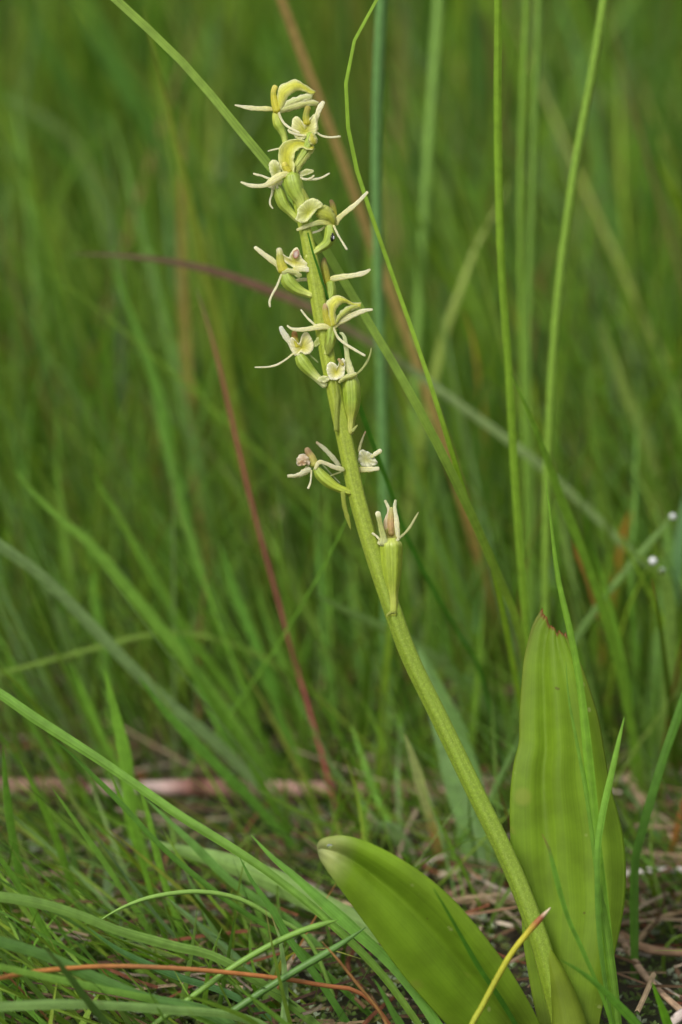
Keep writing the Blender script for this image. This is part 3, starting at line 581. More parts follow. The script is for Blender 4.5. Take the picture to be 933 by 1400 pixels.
# --- flowers: ovary is the flower's own mesh, sepals, petals, lip and column its sub-parts
TH = {'column': .88, 'sepal': .93, 'petal': .78}
class Flower:
    def __init__(s, x0, y0, k, z=0., label=None, br=1.): s.x0, s.y0, s.k, s.z, s.root, s.label, s.br = x0, y0, k, z, None, label, br
    def q(s, p, z=0.):  # crop pixel -> photo pixel, depth
        return (s.x0+p[0]/s.k, s.y0+p[1]/s.k, DF+(s.z+z+(p[2]/s.k if len(p) > 2 else 0))*U)
    def ovary(s, pts, rad, cols=None, z=0., ridges=6, flat=.95, n=26):
        mb = MB(); tube(mb, [P(*s.q(p, z)) for p in pts], [r/s.k*U for r in rad], cols or [(0, OV), (.5, OV), (1, OVL)], n=n, m=26, ridges=ridges, ramp_amt=.09, flat=flat)
        s.root = adopt(mb.build('flower', M['ovary']), orchid)
        if s.label: s.root['label'] = s.label
        return s
    def tube(s, name, pts, rad, cols, z=0., flat=.62, groove=.35, n=20, mat='petal', **kw):
        mb = MB(); pw = [P(*s.q((p[0], p[1]), z+(p[2] if len(p) > 2 else 0))) for p in pts]
        tube(mb, pw, [r/s.k*U*TH.get(name, 1) for r in rad], cols, n=n, m=14, flat=flat, groove=groove, wob=.02 if name == 'column' else .06, seed=pts[0][0]+rad[0], **kw); o = adopt(mb.build(name, M[mat]), s.root); return o
    def sepal(s, pts, rad, z=0., cols=None, zt=0., **kw):
        m_ = len(pts)-1; pts = [(p[0], p[1], zt*(i/m_)**1.2) for i, p in enumerate(pts)]
        return s.tube('sepal', pts, rad, cols or [(0, lerp(LIP, CREAM, .5)), (.3, CREAM), (.8, WHITE), (1, WHITE)], z, **kw)
    def petal(s, pts, rad, z=0., cols=None, zt=0., **kw):
        m_ = len(pts)-1; pts = [(p[0], p[1], zt*(i/m_)**1.2) for i, p in enumerate(pts)]
        return s.tube('petal', pts, rad, cols or [(0, CREAM), (.3, WHITE), (1, WHITE)], z, flat=.8, groove=.2, **kw)
    def column(s, pts, rad, cols=None, z=0.):
        return s.tube('column', pts, rad, cols or [(0, COLM), (.6, COLM), (.72, (.5, .5, .07)), (.8, (.74, .68, .12)), (1, (.78, .72, .18))], z, flat=.85, groove=0)
    def disc(s, name, ctr, out, z=0., zc=0., cm=LIP, ce=LIPE, wav=.00012, bulge=0., **kw):
        mb = MB(); disc(mb, s.q(ctr, z+zc), [s.q(p, z) for p in out], cm, ce, bulge=bulge, wav=wav, seed=s.x0+s.y0+len(out), **kw)
        return adopt(mb.build(name, M['petal'], solid=.00022), s.root)
    def sheet(s, name, le, ri, z=0., zl=0., zr=0., bulge=0., ce=LIPE, cm=LIP, wav=.00015, **kw):
        mb = MB(); sheet(mb, [s.q(p, z+zl) for p in le], [s.q(p, z+zr) for p in ri], ce, cm, bulge=bulge*U, wav=wav, seed=s.y0, n=30, m=11, **kw)
        return adopt(mb.build(name, M['petal'], solid=.00022), s.root)

# 1 topmost
f = Flower(315, 100, 5.83, 0, 'topmost flower arching to the right').ovary([(372, 300), (368, 350), (385, 410), (408, 450), (435, 520), (450, 640)], [26, 32, 38, 30, 24, 22], [(0, (.45, .48, .06)), (.4, OV), (1, OVL)])
f.sepal([(350, 290), (300, 284), (210, 282), (120, 272), (38, 255)], [14, 21, 21, 17, 6], zt=-6)
f.petal([(385, 305), (400, 350), (430, 400), (480, 440), (550, 475)], [13, 12, 12, 13, 11], z=-5, zt=-6)
f.sheet('sepal', [(375, 290), (420, 265), (500, 238), (590, 220), (660, 216), (705, 232)], [(400, 318), (450, 308), (520, 290), (610, 265), (680, 255), (706, 248)], z=-3, bulge=4, cm=(.6, .62, .22), ce=(.88, .85, .6))
f.sheet('lip', [(350, 270), (375, 180), (385, 120), (430, 85), (500, 55), (545, 62), (590, 90), (640, 125), (682, 148)], [(405, 300), (440, 230), (465, 185), (510, 150), (560, 138), (600, 150), (630, 165), (655, 172), (668, 160)], z=-1, zr=-4, bulge=5, cm=(.66, .66, .08), ce=(.84, .86, .52), power=2.5)
f.sheet('lip', [(430, 265), (450, 225), (490, 202), (540, 188), (590, 168), (630, 165), (660, 168)], [(425, 300), (470, 265), (520, 240), (570, 228), (610, 218), (640, 212), (650, 195)], z=-4, bulge=3, cm=(.66, .70, .30), ce=(.9, .88, .66))
f.column([(378, 300), (358, 240), (345, 180), (348, 135), (360, 108)], [44, 36, 27, 25, 26], z=-3)
# 2
f = Flower(315, 100, 5.83, -6, 'second flower facing the viewer with a heart-shaped lip').ovary([(640, 490), (625, 560), (585, 640), (530, 720), (500, 760)], [36, 38, 34, 26, 22])
f.column([(612, 400), (605, 345), (612, 300), (622, 275)], [36, 32, 27, 30], [(0, COLM), (.5, (.4, .42, .06)), (1, (.50, .45, .10))], z=-1)
f.disc('lip', (595, 465), [(488, 450), (494, 380), (510, 348), (535, 345), (566, 372), (592, 412), (635, 362), (675, 325), (690, 370), (694, 430), (688, 480), (650, 495), (575, 526), (520, 512)], zc=3, cm=(.60, .60, .06), z=-3)
f.sepal([(690, 450), (682, 390), (695, 330), (715, 275), (742, 232)], [16, 18, 21, 25, 18], zt=4)
f.petal([(685, 470), (730, 500), (800, 512), (878, 505)], [11, 11, 11, 10])
f.petal([(600, 500), (540, 490), (480, 470), (462, 452)], [12, 14, 14, 10], z=-4)
f.sheet('sepal', [(655, 470), (680, 500), (694, 530), (688, 560)], [(635, 500), (625, 535), (635, 562), (665, 572)], z=-5, bulge=4, cm=(.64, .62, .08), ce=(.72, .74, .4))
# 3 big arched lip
f = Flower(325, 180, 6.664, -9, 'third flower with a hooked arching lip').ovary([(490, 400), (505, 470), (535, 550), (575, 620), (600, 720)], [66, 80, 72, 56, 34])
f.sheet('lip', [(420, 375), (385, 300), (372, 220), (382, 150), (430, 95), (500, 68), (590, 75), (650, 105), (700, 135)], [(510, 395), (520, 320), (512, 250), (525, 190), (555, 158), (590, 146), (620, 155), (650, 165), (690, 165)], bulge=-5, zr=-5, cm=(.58, .58, .04), ce=(.78, .80, .34), power=2.2)
f.sheet('sepal', [(500, 385), (545, 300), (590, 220), (640, 160), (685, 135)], [(548, 385), (590, 315), (640, 250), (685, 190), (706, 150)], z=2, bulge=3, cm=(.5, .55, .12), ce=(.64, .68, .25))
f.sepal([(500, 400), (430, 388), (360, 420), (300, 460), (240, 492), (120, 492), (32, 460)], [20, 34, 38, 32, 22, 19, 9], z=-4, zt=-5)
f.petal([(500, 395), (560, 418), (620, 436), (665, 425), (698, 400)], [14, 14, 13, 12, 10])
f.petal([(540, 398), (600, 430), (690, 434), (760, 422), (838, 380)], [13, 14, 14, 13, 10], z=2)
f.disc('sepal', (635, 370), [(528, 392), (595, 352), (640, 340), (690, 350), (697, 365), (660, 385), (610, 402), (565, 410)], z=4, cm=(.5, .55, .2), n=24)
f.column([(470, 370), (440, 330), (425, 290)], [38, 34, 30], z=-2)
# 4 left facing beside it
f = Flower(325, 180, 6.664, 0, 'small flower tucked left of the hooked one').ovary([(360, 490), (385, 570), (420, 660), (470, 720), (540, 790), (590, 830)], [40, 52, 50, 36, 30, 26])
f.disc('lip', (345, 345), [(315, 420), (292, 350), (288, 290), (320, 258), (350, 262), (388, 295), (398, 350), (380, 400), (345, 425)], zc=-3, cm=(.45, .50, .08), ce=(.88, .88, .55))
f.petal([(330, 430), (280, 425), (220, 402), (175, 392), (145, 382)], [14, 14, 13, 14, 10], z=3)
f.petal([(318, 500), (315, 560), (298, 620), (298, 665), (322, 700)], [16, 13, 11, 11, 9], z=-3)
f.disc('sepal', (345, 470), [(275, 505), (320, 455), (380, 430), (415, 440), (400, 480), (350, 525), (310, 522)], z=-5, cm=CREAM, ce=WHITE, n=28)
f.petal([(400, 150), (340, 162), (278, 177)], [9, 10, 8], z=6)
f.column([(360, 400), (345, 330), (335, 285)], [34, 30, 24], z=2)
# 5 right, rolled lip
f = Flower(395, 250, 7.775, -4, 'flower with a rolled-over rounded lip on a curved stalk').ovary([(435, 455), (440, 520), (435, 580), (405, 645), (330, 700), (250, 755), (200, 790)], [46, 55, 57, 50, 38, 34, 40])
f.disc('lip', (205, 320), [(90, 345), (97, 275), (155, 215), (210, 175), (265, 163), (325, 190), (368, 238), (318, 268), (262, 330), (222, 385), (160, 427), (105, 412), (72, 392)], zc=4, cm=(.52, .56, .06), ce=(.84, .86, .46), z=-13)
f.sheet('lip', [(330, 255), (370, 238), (430, 258), (475, 310), (500, 380), (500, 440)], [(285, 340), (325, 385), (360, 400), (400, 410), (440, 430), (470, 450)], z=-2, bulge=8, cm=(.44, .48, .05), ce=(.6, .64, .2))
f.column([(478, 400), (482, 330), (470, 250), (450, 190)], [36, 36, 38, 26], [(0, COLM), (.6, (.38, .38, .05)), (.85, (.26, .2, .05)), (1, (.24, .17, .06))], z=3)
f.sepal([(508, 440), (525, 385), (590, 325), (720, 220), (838, 98)], [22, 32, 30, 26, 15], zt=5)
f.sepal([(485, 455), (400, 425), (320, 422), (210, 455), (90, 500)], [16, 32, 30, 25, 16], z=-3, zt=-4, cols=[(0, LIP), (.5, (.62, .66, .28)), (1, CREAM)])
f.petal([(380, 468), (320, 510), (215, 540)], [15, 16, 13], z=3)
f.petal([(478, 455), (520, 545), (570, 630), (618, 708)], [17, 14, 14, 16], z=-6, zt=-4)
# 6 left
f = Flower(340, 325, 5.183, -3, 'left-facing flower with two fused white sepals').ovary([(262, 262), (285, 315), (340, 365), (400, 392), (448, 408)], [40, 47, 38, 26, 24])
f.sepal([(225, 245), (205, 195), (165, 160), (105, 115), (46, 68)], [12, 20, 22, 19, 13], zt=-4)
f.petal([(234, 258), (205, 335), (170, 400), (150, 450), (153, 490)], [9, 11, 11, 11, 8], z=-3)
f.column([(250, 235), (228, 170), (222, 110), (215, 82)], [44, 36, 28, 24], [(0, COLM), (.7, (.5, .52, .1)), (1, (.75, .72, .5))], z=-1)
f.disc('lip', (320, 175), [(200, 120), (230, 110), (280, 140), (300, 110), (325, 75), (352, 72), (365, 110), (385, 150), (428, 192), (400, 208), (345, 216), (300, 200), (245, 160)], zc=3, z=-3, cm=(.64, .62, .08), ce=(.90, .87, .6))
f.disc('anther', (335, 115), [(312, 120), (325, 92), (350, 85), (358, 110), (350, 140), (322, 145)], z=-6, cm=(.8, .7, .66), ce=(.55, .25, .14), n=20)
f.sheet('sepal', [(235, 235), (275, 218), (330, 230), (370, 255), (375, 275)], [(240, 270), (280, 255), (320, 262), (345, 280), (362, 285)], z=-4, bulge=4, cm=(.6, .63, .25))
f.sepal([(320, 225), (380, 222), (440, 228)], [18, 22, 18], z=-4)
# 7 behind right
f = Flower(340, 325, 5.183, 9, 'flower half hidden behind the stem with one long right sepal').ovary([(575, 320), (580, 380), (570, 440), (540, 500)], [34, 40, 40, 30])
f.column([(560, 325), (548, 250), (535, 190), (538, 148)], [28, 30, 27, 15], [(0, COLM), (.7, (.4, .4, .07)), (1, (.36, .26, .09))])
f.sepal([(548, 345), (580, 298), (655, 280), (740, 268), (820, 250), (862, 225)], [16, 23, 23, 20, 18, 8])
f.petal([(560, 310), (470, 305), (400, 296), (330, 305)], [12, 16, 17, 13])
f.petal([(330, 310), (280, 320), (245, 325), (235, 300)], [12, 14, 14, 10])
# 8 right, in front of the stem
f = Flower(385, 395, 7.177, -9, 'flower in front of the stem with a crested lip pointing right').ovary([(480, 390), (488, 440), (480, 520), (455, 590), (430, 640)], [42, 50, 46, 30, 18])
f.sheet('lip', [(485, 375), (468, 290), (462, 200), (445, 140), (490, 85), (530, 66), (590, 78), (650, 108), (700, 140), (782, 135)], [(545, 345), (530, 280), (530, 225), (555, 175), (600, 140), (640, 138), (680, 152), (720, 165), (750, 185), (775, 188)], bulge=5, zr=-3, cm=(.66, .66, .08), ce=(.88, .88, .52), power=2)
f.sheet('lip', [(535, 320), (550, 270), (590, 215), (640, 180), (690, 160), (740, 160)], [(545, 345), (580, 300), (630, 255), (690, 215), (740, 195), (765, 185)], z=-4, bulge=4, cm=(.5, .55, .1), ce=(.74, .76, .45))
f.column([(495, 375), (455, 320), (435, 260), (428, 200), (435, 155)], [34, 44, 40, 34, 30], [(0, COLM), (.75, (.5, .48, .06)), (.9, (.6, .42, .2)), (1, (.6, .45, .25))], z=1)
f.sepal([(515, 385), (560, 325), (640, 285), (750, 235), (830, 210), (892, 203)], [18, 38, 37, 28, 20, 13], z=-2)
f.sepal([(490, 392), (410, 368), (310, 385), (200, 400), (105, 393), (58, 360)], [16, 34, 28, 22, 16, 8], z=-4, zt=-3)
f.petal([(350, 365), (320, 345), (255, 285), (192, 205)], [15, 15, 14, 11], z=2)
f.petal([(512, 385), (555, 475), (620, 535), (720, 598), (820, 655)], [15, 16, 17, 17, 15], z=-5, zt=-4)
# 9 left, heart lip
f = Flower(340, 440, 8.48, -5, 'left flower with a heart-shaped cream lip').ovary([(590, 400), (630, 470), (700, 555), (770, 625), (850, 700), (890, 740)], [55, 72, 62, 48, 42, 38], [(0, OV), (.45, OV), (.75, (.5, .55, .2)), (1, (.6, .63, .3))])
f.sepal([(520, 350), (480, 245), (430, 165), (395, 110), (375, 62)], [18, 30, 40, 36, 22], zt=-3, cols=[(0, CREAM), (.2, WHITE), (1, (.8, .8, .7))])
f.petal([(515, 370), (440, 432), (330, 498), (220, 524), (75, 528)], [13, 14, 16, 14, 10], z=-2, zt=-4)
f.column([(560, 290), (545, 220), (535, 160), (530, 125)], [44, 42, 40, 38], [(0, COLM), (.5, (.48, .46, .06)), (.75, (.35, .2, .04)), (1, (.33, .18, .05))], z=2)
f.disc('lip', (620, 300), [(462, 215), (500, 178), (530, 200), (570, 252), (606, 232), (610, 180), (640, 130), (680, 118), (720, 170), (748, 230), (757, 290), (735, 340), (700, 372), (650, 375), (600, 352), (545, 402), (515, 360), (495, 290)], zc=4, z=-2, cm=(.64, .62, .06), ce=(.90, .86, .6))
f.disc('sepal', (800, 235), [(757, 245), (790, 190), (830, 172), (875, 178), (860, 225), (810, 275), (762, 290)], z=0, cm=(.45, .52, .12), ce=(.64, .70, .30), n=26)
f.disc('sepal', (610, 415), [(560, 385), (600, 372), (635, 395), (652, 435), (635, 460), (605, 466), (582, 435)], z=-4, cm=(.5, .5, .1), ce=(.76, .76, .5), n=24)
f.petal([(700, 370), (750, 420), (805, 470)], [13, 12, 11], z=4, cols=(.35, .42, .16))
# 10 centre, facing
f = Flower(420, 445, 8.75, -10, 'flower facing the viewer with a rounded white-edged lip').ovary([(520, 610), (525, 700), (535, 850), (535, 980), (525, 1120), (512, 1290)], [70, 98, 100, 88, 52, 42], [(0, (.30, .38, .05)), (.4, (.21, .30, .025)), (.7, (.30, .34, .05)), (1, (.42, .44, .1))], z=6, ridges=6)
f.disc('lip', (345, 560), [(232, 525), (242, 470), (265, 443), (295, 438), (335, 455), (368, 490), (392, 430), (420, 395), (452, 410), (455, 500), (445, 590), (395, 635), (310, 655), (262, 622)], zc=4, z=-5, cm=(.68, .66, .07), ce=(.92, .90, .74))
f.sepal([(540, 590), (500, 490), (482, 380), (468, 260), (450, 150), (420, 98), (393, 90)], [48, 48, 34, 29, 26, 20, 11], z=0, zt=4, cols=[(0, LIPE), (.4, (.66, .70, .34)), (1, (.66, .72, .40))])
f.petal([(590, 585), (650, 530), (715, 440), (755, 350), (768, 272)], [13, 17, 18, 15, 9], cols=(.5, .56, .2))
f.sheet('sepal', [(590, 560), (520, 575), (450, 600), (400, 640), (378, 680)], [(600, 600), (540, 632), (470, 650), (420, 672), (390, 692)], z=-3, bulge=5, cm=(.6, .64, .22))
f.disc('sepal', (190, 640), [(120, 650), (150, 618), (205, 602), (255, 612), (270, 650), (225, 680), (170, 680)], z=-2, cm=(.6, .65, .28), n=26)
f.column([(430, 470), (400, 430), (378, 402)], [22, 22, 20], [(0, COLM), (.4, (.6, .55, .2)), (1, (.62, .42, .25))], z=-6)
f.tube('bract', [(545, 1260, 0), (575, 1225, 0), (603, 1190, 0)], [22, 14, 6], (.5, .55, .16), z=-2)
# 11 right, behind the stem
f = Flower(385, 590, 6.22, 12, 'withered flower peeping from behind the right of the stem').ovary([(680, 300), (650, 330), (600, 370), (560, 430)], [30, 34, 30, 24])
f.disc('lip', (715, 240), [(650, 240), (660, 185), (680, 155), (730, 170), (775, 195), (800, 235), (818, 270), (780, 292), (700, 298), (665, 270)], cm=(.6, .6, .25), ce=(.80, .80, .66), zc=3, z=-3, wav=.0003)
f.petal([(770, 215), (800, 190), (845, 162)], [18, 24, 24], z=-4)
f.sepal([(650, 325), (740, 322), (825, 315)], [24, 26, 18], z=-5)
f.petal([(658, 170), (672, 115), (692, 55), (715, 0)], [12, 14, 11, 7], cols=[(0, CREAM), (.7, (.55, .55, .3)), (1, (.5, .3, .2))])
f.sepal([(490, 290), (440, 225), (370, 150), (300, 92)], [22, 22, 20, 12], cols=[(0, (.6, .6, .38)), (.8, (.62, .62, .42)), (1, (.5, .4, .25))])
f.petal([(350, 280), (400, 335), (450, 390), (500, 440)], [8, 8, 8, 7], cols=(.4, .46, .25), z=-6)
f.petal([(420, 376), (460, 360), (505, 345)], [9, 9, 9], cols=(.6, .62, .3), z=-8)
# 12 left, withered
f = Flower(385, 590, 6.22, -5, 'withered left flower with a brown shrivelled tip').ovary([(298, 312), (330, 365), (395, 425), (470, 475), (560, 510), (600, 522)], [30, 44, 45, 33, 28, 24], [(0, OV), (.6, (.33, .40, .04)), (1, (.3, .36, .04))])
f.sheet('sepal', [(250, 310), (215, 300), (180, 325), (130, 360), (50, 370)], [(255, 335), (235, 350), (180, 378), (110, 390), (52, 388)], z=-2, bulge=3, cm=(.7, .68, .45), ce=WHITE)
f.petal([(256, 330), (252, 390), (245, 440), (228, 482)], [11, 9, 10, 14], z=-4)
f.column([(285, 285), (260, 225), (232, 180), (215, 148)], [40, 38, 34, 26], [(0, (.55, .56, .12)), (.55, (.58, .5, .16)), (.8, (.40, .26, .13)), (1, (.42, .3, .16))])
f.disc('lip', (190, 240), [(128, 232), (150, 205), (180, 188), (225, 215), (243, 260), (235, 290), (195, 275), (140, 293), (130, 262)], z=-4, zc=-4, cm=(.62, .45, .28), ce=(.78, .70, .55), wav=.0004, n=30)
f.disc('lip', (180, 262), [(140, 290), (140, 262), (170, 240), (205, 250), (215, 275), (180, 290)], z=-8, cm=(.45, .26, .12), ce=(.74, .62, .42), wav=.0003, n=24)
f.sepal([(285, 320), (320, 262), (380, 272), (440, 300), (505, 318), (530, 330)], [14, 20, 18, 20, 26, 14], z=-5, cols=[(0, CREAM), (.6, (.74, .68, .48)), (1, (.6, .62, .3))])
# 13 lowest: swollen capsule with upright remnants
f = Flower(490, 670, 7.78, -8, 'lowest flower on a swollen ribbed green capsule').ovary([(348, 560), (350, 600), (352, 700), (355, 820), (360, 960), (368, 1100), (374, 1220), (372, 1330)], [100, 112, 110, 104, 84, 54, 48, 50],
     [(0, (.36, .42, .08)), (.06, (.27, .35, .03)), (.5, (.25, .33, .03)), (.8, (.33, .38, .06)), (1, (.30, .36, .04))], ridges=6, n=40)
f.sepal([(275, 570), (262, 480), (238, 380), (222, 300), (207, 240)], [50, 36, 29, 29, 30], z=-8, zt=-4, cols=[(0, (.66, .7, .34)), (.5, (.55, .6, .2)), (.85, (.55, .58, .24)), (.93, WHITE), (1, WHITE)])
f.petal([(310, 420), (300, 340), (325, 250), (318, 180), (285, 112)], [40, 42, 26, 22, 17], z=3, cols=[(0, (.75, .6, .35)), (.5, (.78, .66, .45)), (.8, WHITE), (1, (.7, .7, .45))])
f.petal([(425, 510), (415, 420), (405, 300), (388, 190), (396, 108)], [28, 36, 32, 24, 18], z=0, cols=[(0, LIPE), (.5, WHITE), (1, (.72, .73, .5))])
f.column([(355, 470), (345, 380), (345, 290), (352, 190)], [40, 45, 38, 22], [(0, (.5, .36, .12)), (.4, (.66, .45, .22)), (.7, (.62, .52, .2)), (1, (.6, .6, .25))], z=2)
f.disc('lip', (350, 480), [(285, 430), (330, 400), (385, 405), (420, 440), (415, 500), (385, 535), (330, 530), (300, 490)], z=-1, zc=4, cm=(.22, .22, .04), ce=(.45, .42, .1), n=26)
f.tube('rim', [(208, 548, 4), (240, 572, -4), (300, 580, -9), (360, 570, -9), (410, 540, -4), (440, 505, 3)], [16, 20, 20, 18, 17, 14], LIPE, z=0, flat=.8, groove=.1)
f.petal([(438, 510), (500, 455), (560, 380), (605, 300), (640, 238)], [17, 17, 18, 15, 7], cols=(.6, .62, .3))
f.petal([(232, 530), (195, 490), (150, 458)], [18, 15, 14], z=-2)
f.tube('bract', [(395, 1290, 0), (345, 1300, 0), (312, 1325, 0), (306, 1350, 0)], [18, 14, 10, 6], (.4, .46, .08), z=-7)
# bracts on the stem
def bract(pts, w, z, col, name='bract'):
    mb = MB(); blade_mesh(mb, [P(a, b, DF+z*U) for a, b in pts], w*U, col, n=18, m=7, fold=.5, tp=.35); adopt(mb.build(name, M['petal'], solid=.0002), orchid)
bract([(438, 706), (449, 697), (459, 682), (464, 665)][::-1][::-1], 7, -4, (.36, .42, .07)) if False else None
bract([(480, 724), (476, 710), (471, 692), (469, 672)], 6, -9, (.36, .42, .06))
bract([(449, 486), (450, 473), (452, 460), (455, 448)], 14, -13, (.30, .36, .05))
bract([(408, 256), (413, 261), (417, 268), (421, 276)], 8, -14, (.42, .48, .08))
bract([(459, 520), (462, 540), (461, 560), (460, 590)], 6, -13, (.36, .43, .07))
# tiny insect on the stalk of the rolled-lip flower
ins = bpy.data.objects.new('insect', None); COL.objects.link(ins); ip = P(455, 324, DF-14*U); ins.location = ip; tag(ins, 'tiny black insect with a pale wing on a flower stalk', 'insect')
def ell(c, r3, m):
    mb = MB(); rows = []
    for i in range(9):
        a = math.pi*i/8; rows.append([Vector((c[0]+r3[0]*math.sin(a)*math.cos(b), c[1]+r3[1]*math.sin(a)*math.sin(b), c[2]+r3[2]*math.cos(a))) for b in np.linspace(0, 2*math.pi, 12, endpoint=False)])
    mb.grid(rows, [[(0, 0)]*12]*9, [[(1, 1, 1)]*12]*9, closed=True); return mb
for nm, c, r3, mt in (('abdomen', (-.0001, 0, -.0004), (.00034, .0003, .0006), 'black'), ('thorax', (0, 0, .0003), (.0003, .0003, .0003), 'black'), ('head', (0, 0, .0007), (.00022, .00022, .0002), 'black'), ('wing', (.00022, -.0003, -.0001), (.00016, .00008, .00038), 'wing')):
    ell(c, r3, mt).build(nm, M[mt], ins)
for k in range(6):
    q = MB(); s_ = -1 if k % 2 else 1; z_ = .0004-.0002*(k//2)
    tube(q, [Vector((0, 0, z_)), Vector((s_*.0004, -.0002, z_-.0001)), Vector((s_*.0006, .0003, z_-.0003))], [.00004, .00004, .00003], (1, 1, 1), n=6, m=5); q.build('leg', M['black'], ins)
# ------------------------------------------------------------ uncountable growth, each kind one object
def sward(name, label, N, region, hgt, wid, palette, lean=(-.1, .25), curve=.5, seg=7, mat='grass', seed=1, mid=.25, keep=None):
    r = np.random.default_rng(seed); x, y = region(r, N); n = len(x)
    h = r.uniform(*hgt, n)*(1-.0*x); w = r.uniform(*wid, n); az = r.uniform(0, 2*np.pi, n)
    lx = r.normal(lean[0], lean[1], n); ly = r.normal(0, lean[1], n); cv = r.uniform(-.1, curve, n); caz = r.uniform(0, 2*np.pi, n)
    pal = np.array([p[1] for p in palette]); pr = np.array([p[0] for p in palette]); pr = pr/pr.sum()
    c = pal[r.choice(len(pal), n, p=pr)]*r.uniform(.5, 1.55, (n, 1))*np.stack([r.uniform(.85, 1.15, n), np.ones(n), r.uniform(.8, 1.2, n)], 1)
    t = np.linspace(0, 1, seg)[None, :]
    px = x[:, None]+h[:, None]*(lx[:, None]*t+cv[:, None]*np.cos(caz)[:, None]*t**2.3)
    py = y[:, None]+h[:, None]*(ly[:, None]*t+cv[:, None]*np.sin(caz)[:, None]*t**2.3)
    pz = h[:, None]*(t-np.abs(cv)[:, None]*.45*t**3)*1.; pz = np.maximum(pz-.003, -.004)
    prof = np.maximum(.05, (1-t**2.2)*(.75+.25*t))*w[:, None]*.5
    sx = np.cos(az)[:, None]*prof; sy = np.sin(az)[:, None]*prof; fo = prof*mid
    Vv = np.stack([np.stack([px-sx, py-sy, pz], -1), np.stack([px-np.sin(az)[:, None]*fo, py+np.cos(az)[:, None]*fo, pz], -1), np.stack([px+sx, py+sy, pz], -1)], 2)
    Vv = Vv.reshape(-1, 3); me = bpy.data.meshes.new(name); nv = len(Vv)
    base_ = np.arange(n)[:, None, None]*seg*3; i_ = np.arange(seg-1)[None, :, None]*3; j_ = np.arange(2)[None, None, :]
    a = base_+i_+j_; F = np.stack([a, a+1, a+4, a+3], -1).reshape(-1, 4)
    me.vertices.add(nv); me.vertices.foreach_set('co', Vv.astype(np.float32).ravel())
    me.loops.add(F.size); me.loops.foreach_set('vertex_index', F.astype(np.int32).ravel())
    me.polygons.add(len(F)); me.polygons.foreach_set('loop_start', np.arange(0, F.size, 4, dtype=np.int32)); me.polygons.foreach_set('loop_total', np.full(len(F), 4, dtype=np.int32))
    me.polygons.foreach_set('use_smooth', np.ones(len(F), dtype=bool)); me.update()
    tipc = np.where(r.random(n)[:, None] < .25, np.array([[.25, .16, .06]]), c)
    cc = c[:, None, :]*(1-np.clip((t-.85)/.15, 0, 1))[..., None]+tipc[:, None, :]*np.clip((t-.85)/.15, 0, 1)[..., None]
    cc = np.repeat(cc[:, :, None, :], 3, 2).reshape(-1, 3)
    ca = me.color_attributes.new('Col', 'FLOAT_COLOR', 'POINT'); ca.data.foreach_set('color', np.c_[cc, np.ones(nv)].astype(np.float32).ravel())
    uu = np.tile(np.array([0, .5, 1.]), (n*seg, 1)).reshape(n, seg, 3)+np.arange(n)[:, None, None]*.37; vv = np.repeat((h[:, None]*t*100)[:, :, None], 3, 2)
    uv = np.stack([uu, vv], -1).reshape(-1, 2)[F.ravel()]
    ul = me.uv_layers.new(name='UVMap'); ul.data.foreach_set('uv', uv.astype(np.float32).ravel())
    me.materials.append(M[mat]); o = bpy.data.objects.new(name, me); COL.objects.link(o); return tag(o, label, 'grass', kind='stuff')
def strip(y0, y1, hw, p=1.):
    def f(r, N):
        y = y0+(y1-y0)*r.random(N)**p; x = r.uniform(-1, 1, N)*(hw+.0*y); return x, y
    return f
def wedge(y0, y1, k=.14, pad=.04):
    def f(r, N):
        y = y0+(y1-y0)*r.random(N)**.8; x = r.uniform(-1, 1, N)*(k*y+pad); return x, y
    return f
def clear(f, gaps):
    def g_(r, N):
        x, y = f(r, N); k = np.ones(N, bool)
        for gx, gy, rx, ry in gaps: k &= ((x-gx)/rx)**2+((y-gy)/ry)**2 > 1
        return x[k], y[k]
    return g_
PAL = [(5, (.13, .26, .028)), (3, (.18, .30, .032)), (1.5, (.08, .17, .02)), (2, (.14, .25, .08)), (1, (.24, .31, .06)), (.4, (.24, .19, .07))]
PAL = [(w_, tuple(q*f_ for q, f_ in zip(c_, (.99, .97, .95)))) for w_, c_ in PAL]
PALN = [(5, (.14, .27, .03)), (3, (.19, .31, .035)), (1, (.09, .18, .02)), (2, (.17, .28, .09)), (.5, (.24, .30, .06)), (.2, (.28, .14, .05))]
sward('meadow_grass', 'thick slanting grass at the lower left between orchid and reed', 200, clear(lambda r, N: (r.uniform(-.16, .04, N), .57+.12*r.random(N)), [(.03, .58, .04, .035)]), (.012, .026), (.0014, .0032), PALN, lean=(-1.0, 1.2), seed=15, curve=.35)
sward('meadow_grass', 'loose slanting grass between the orchid stalk and the right edge', 300, clear(lambda r, N: (r.uniform(.0, .16, N), .68+.16*r.random(N)), [(.03, .58, .04, .035)]), (.03, .11), (.0014, .0030), PALN, lean=(-.1, .2), seed=16, curve=.35)
sward('meadow_grass', 'short level grass blades at the bottom left corner', 260, lambda r, N: (r.uniform(-.15, -.0, N), .50+.10*r.random(N)), (.02, .045), (.0012, .0026), PALN, lean=(-.8, .6), seed=17, curve=.9)
sward('meadow_grass', 'dense blurred green grass filling the far background', 3600, wedge(1.05, 2.6, .16, .1), (.12, .40), (.003, .009), PAL, lean=(-.06, .2), seed=3)
sward('meadow_grass', 'fine crisscross grass behind the fallen reed', 950, wedge(.775, 1.0, .15, .03), (.05, .17), (.0010, .0024), PAL, lean=(-.25, .35), seed=33, curve=.4)
sward('meadow_grass', 'open tangle of mid-distance grass behind the orchid', 800, wedge(.80, 1.12, .15, .03), (.06, .22), (.002, .005), PAL, lean=(-.12, .22), seed=4, curve=.4)
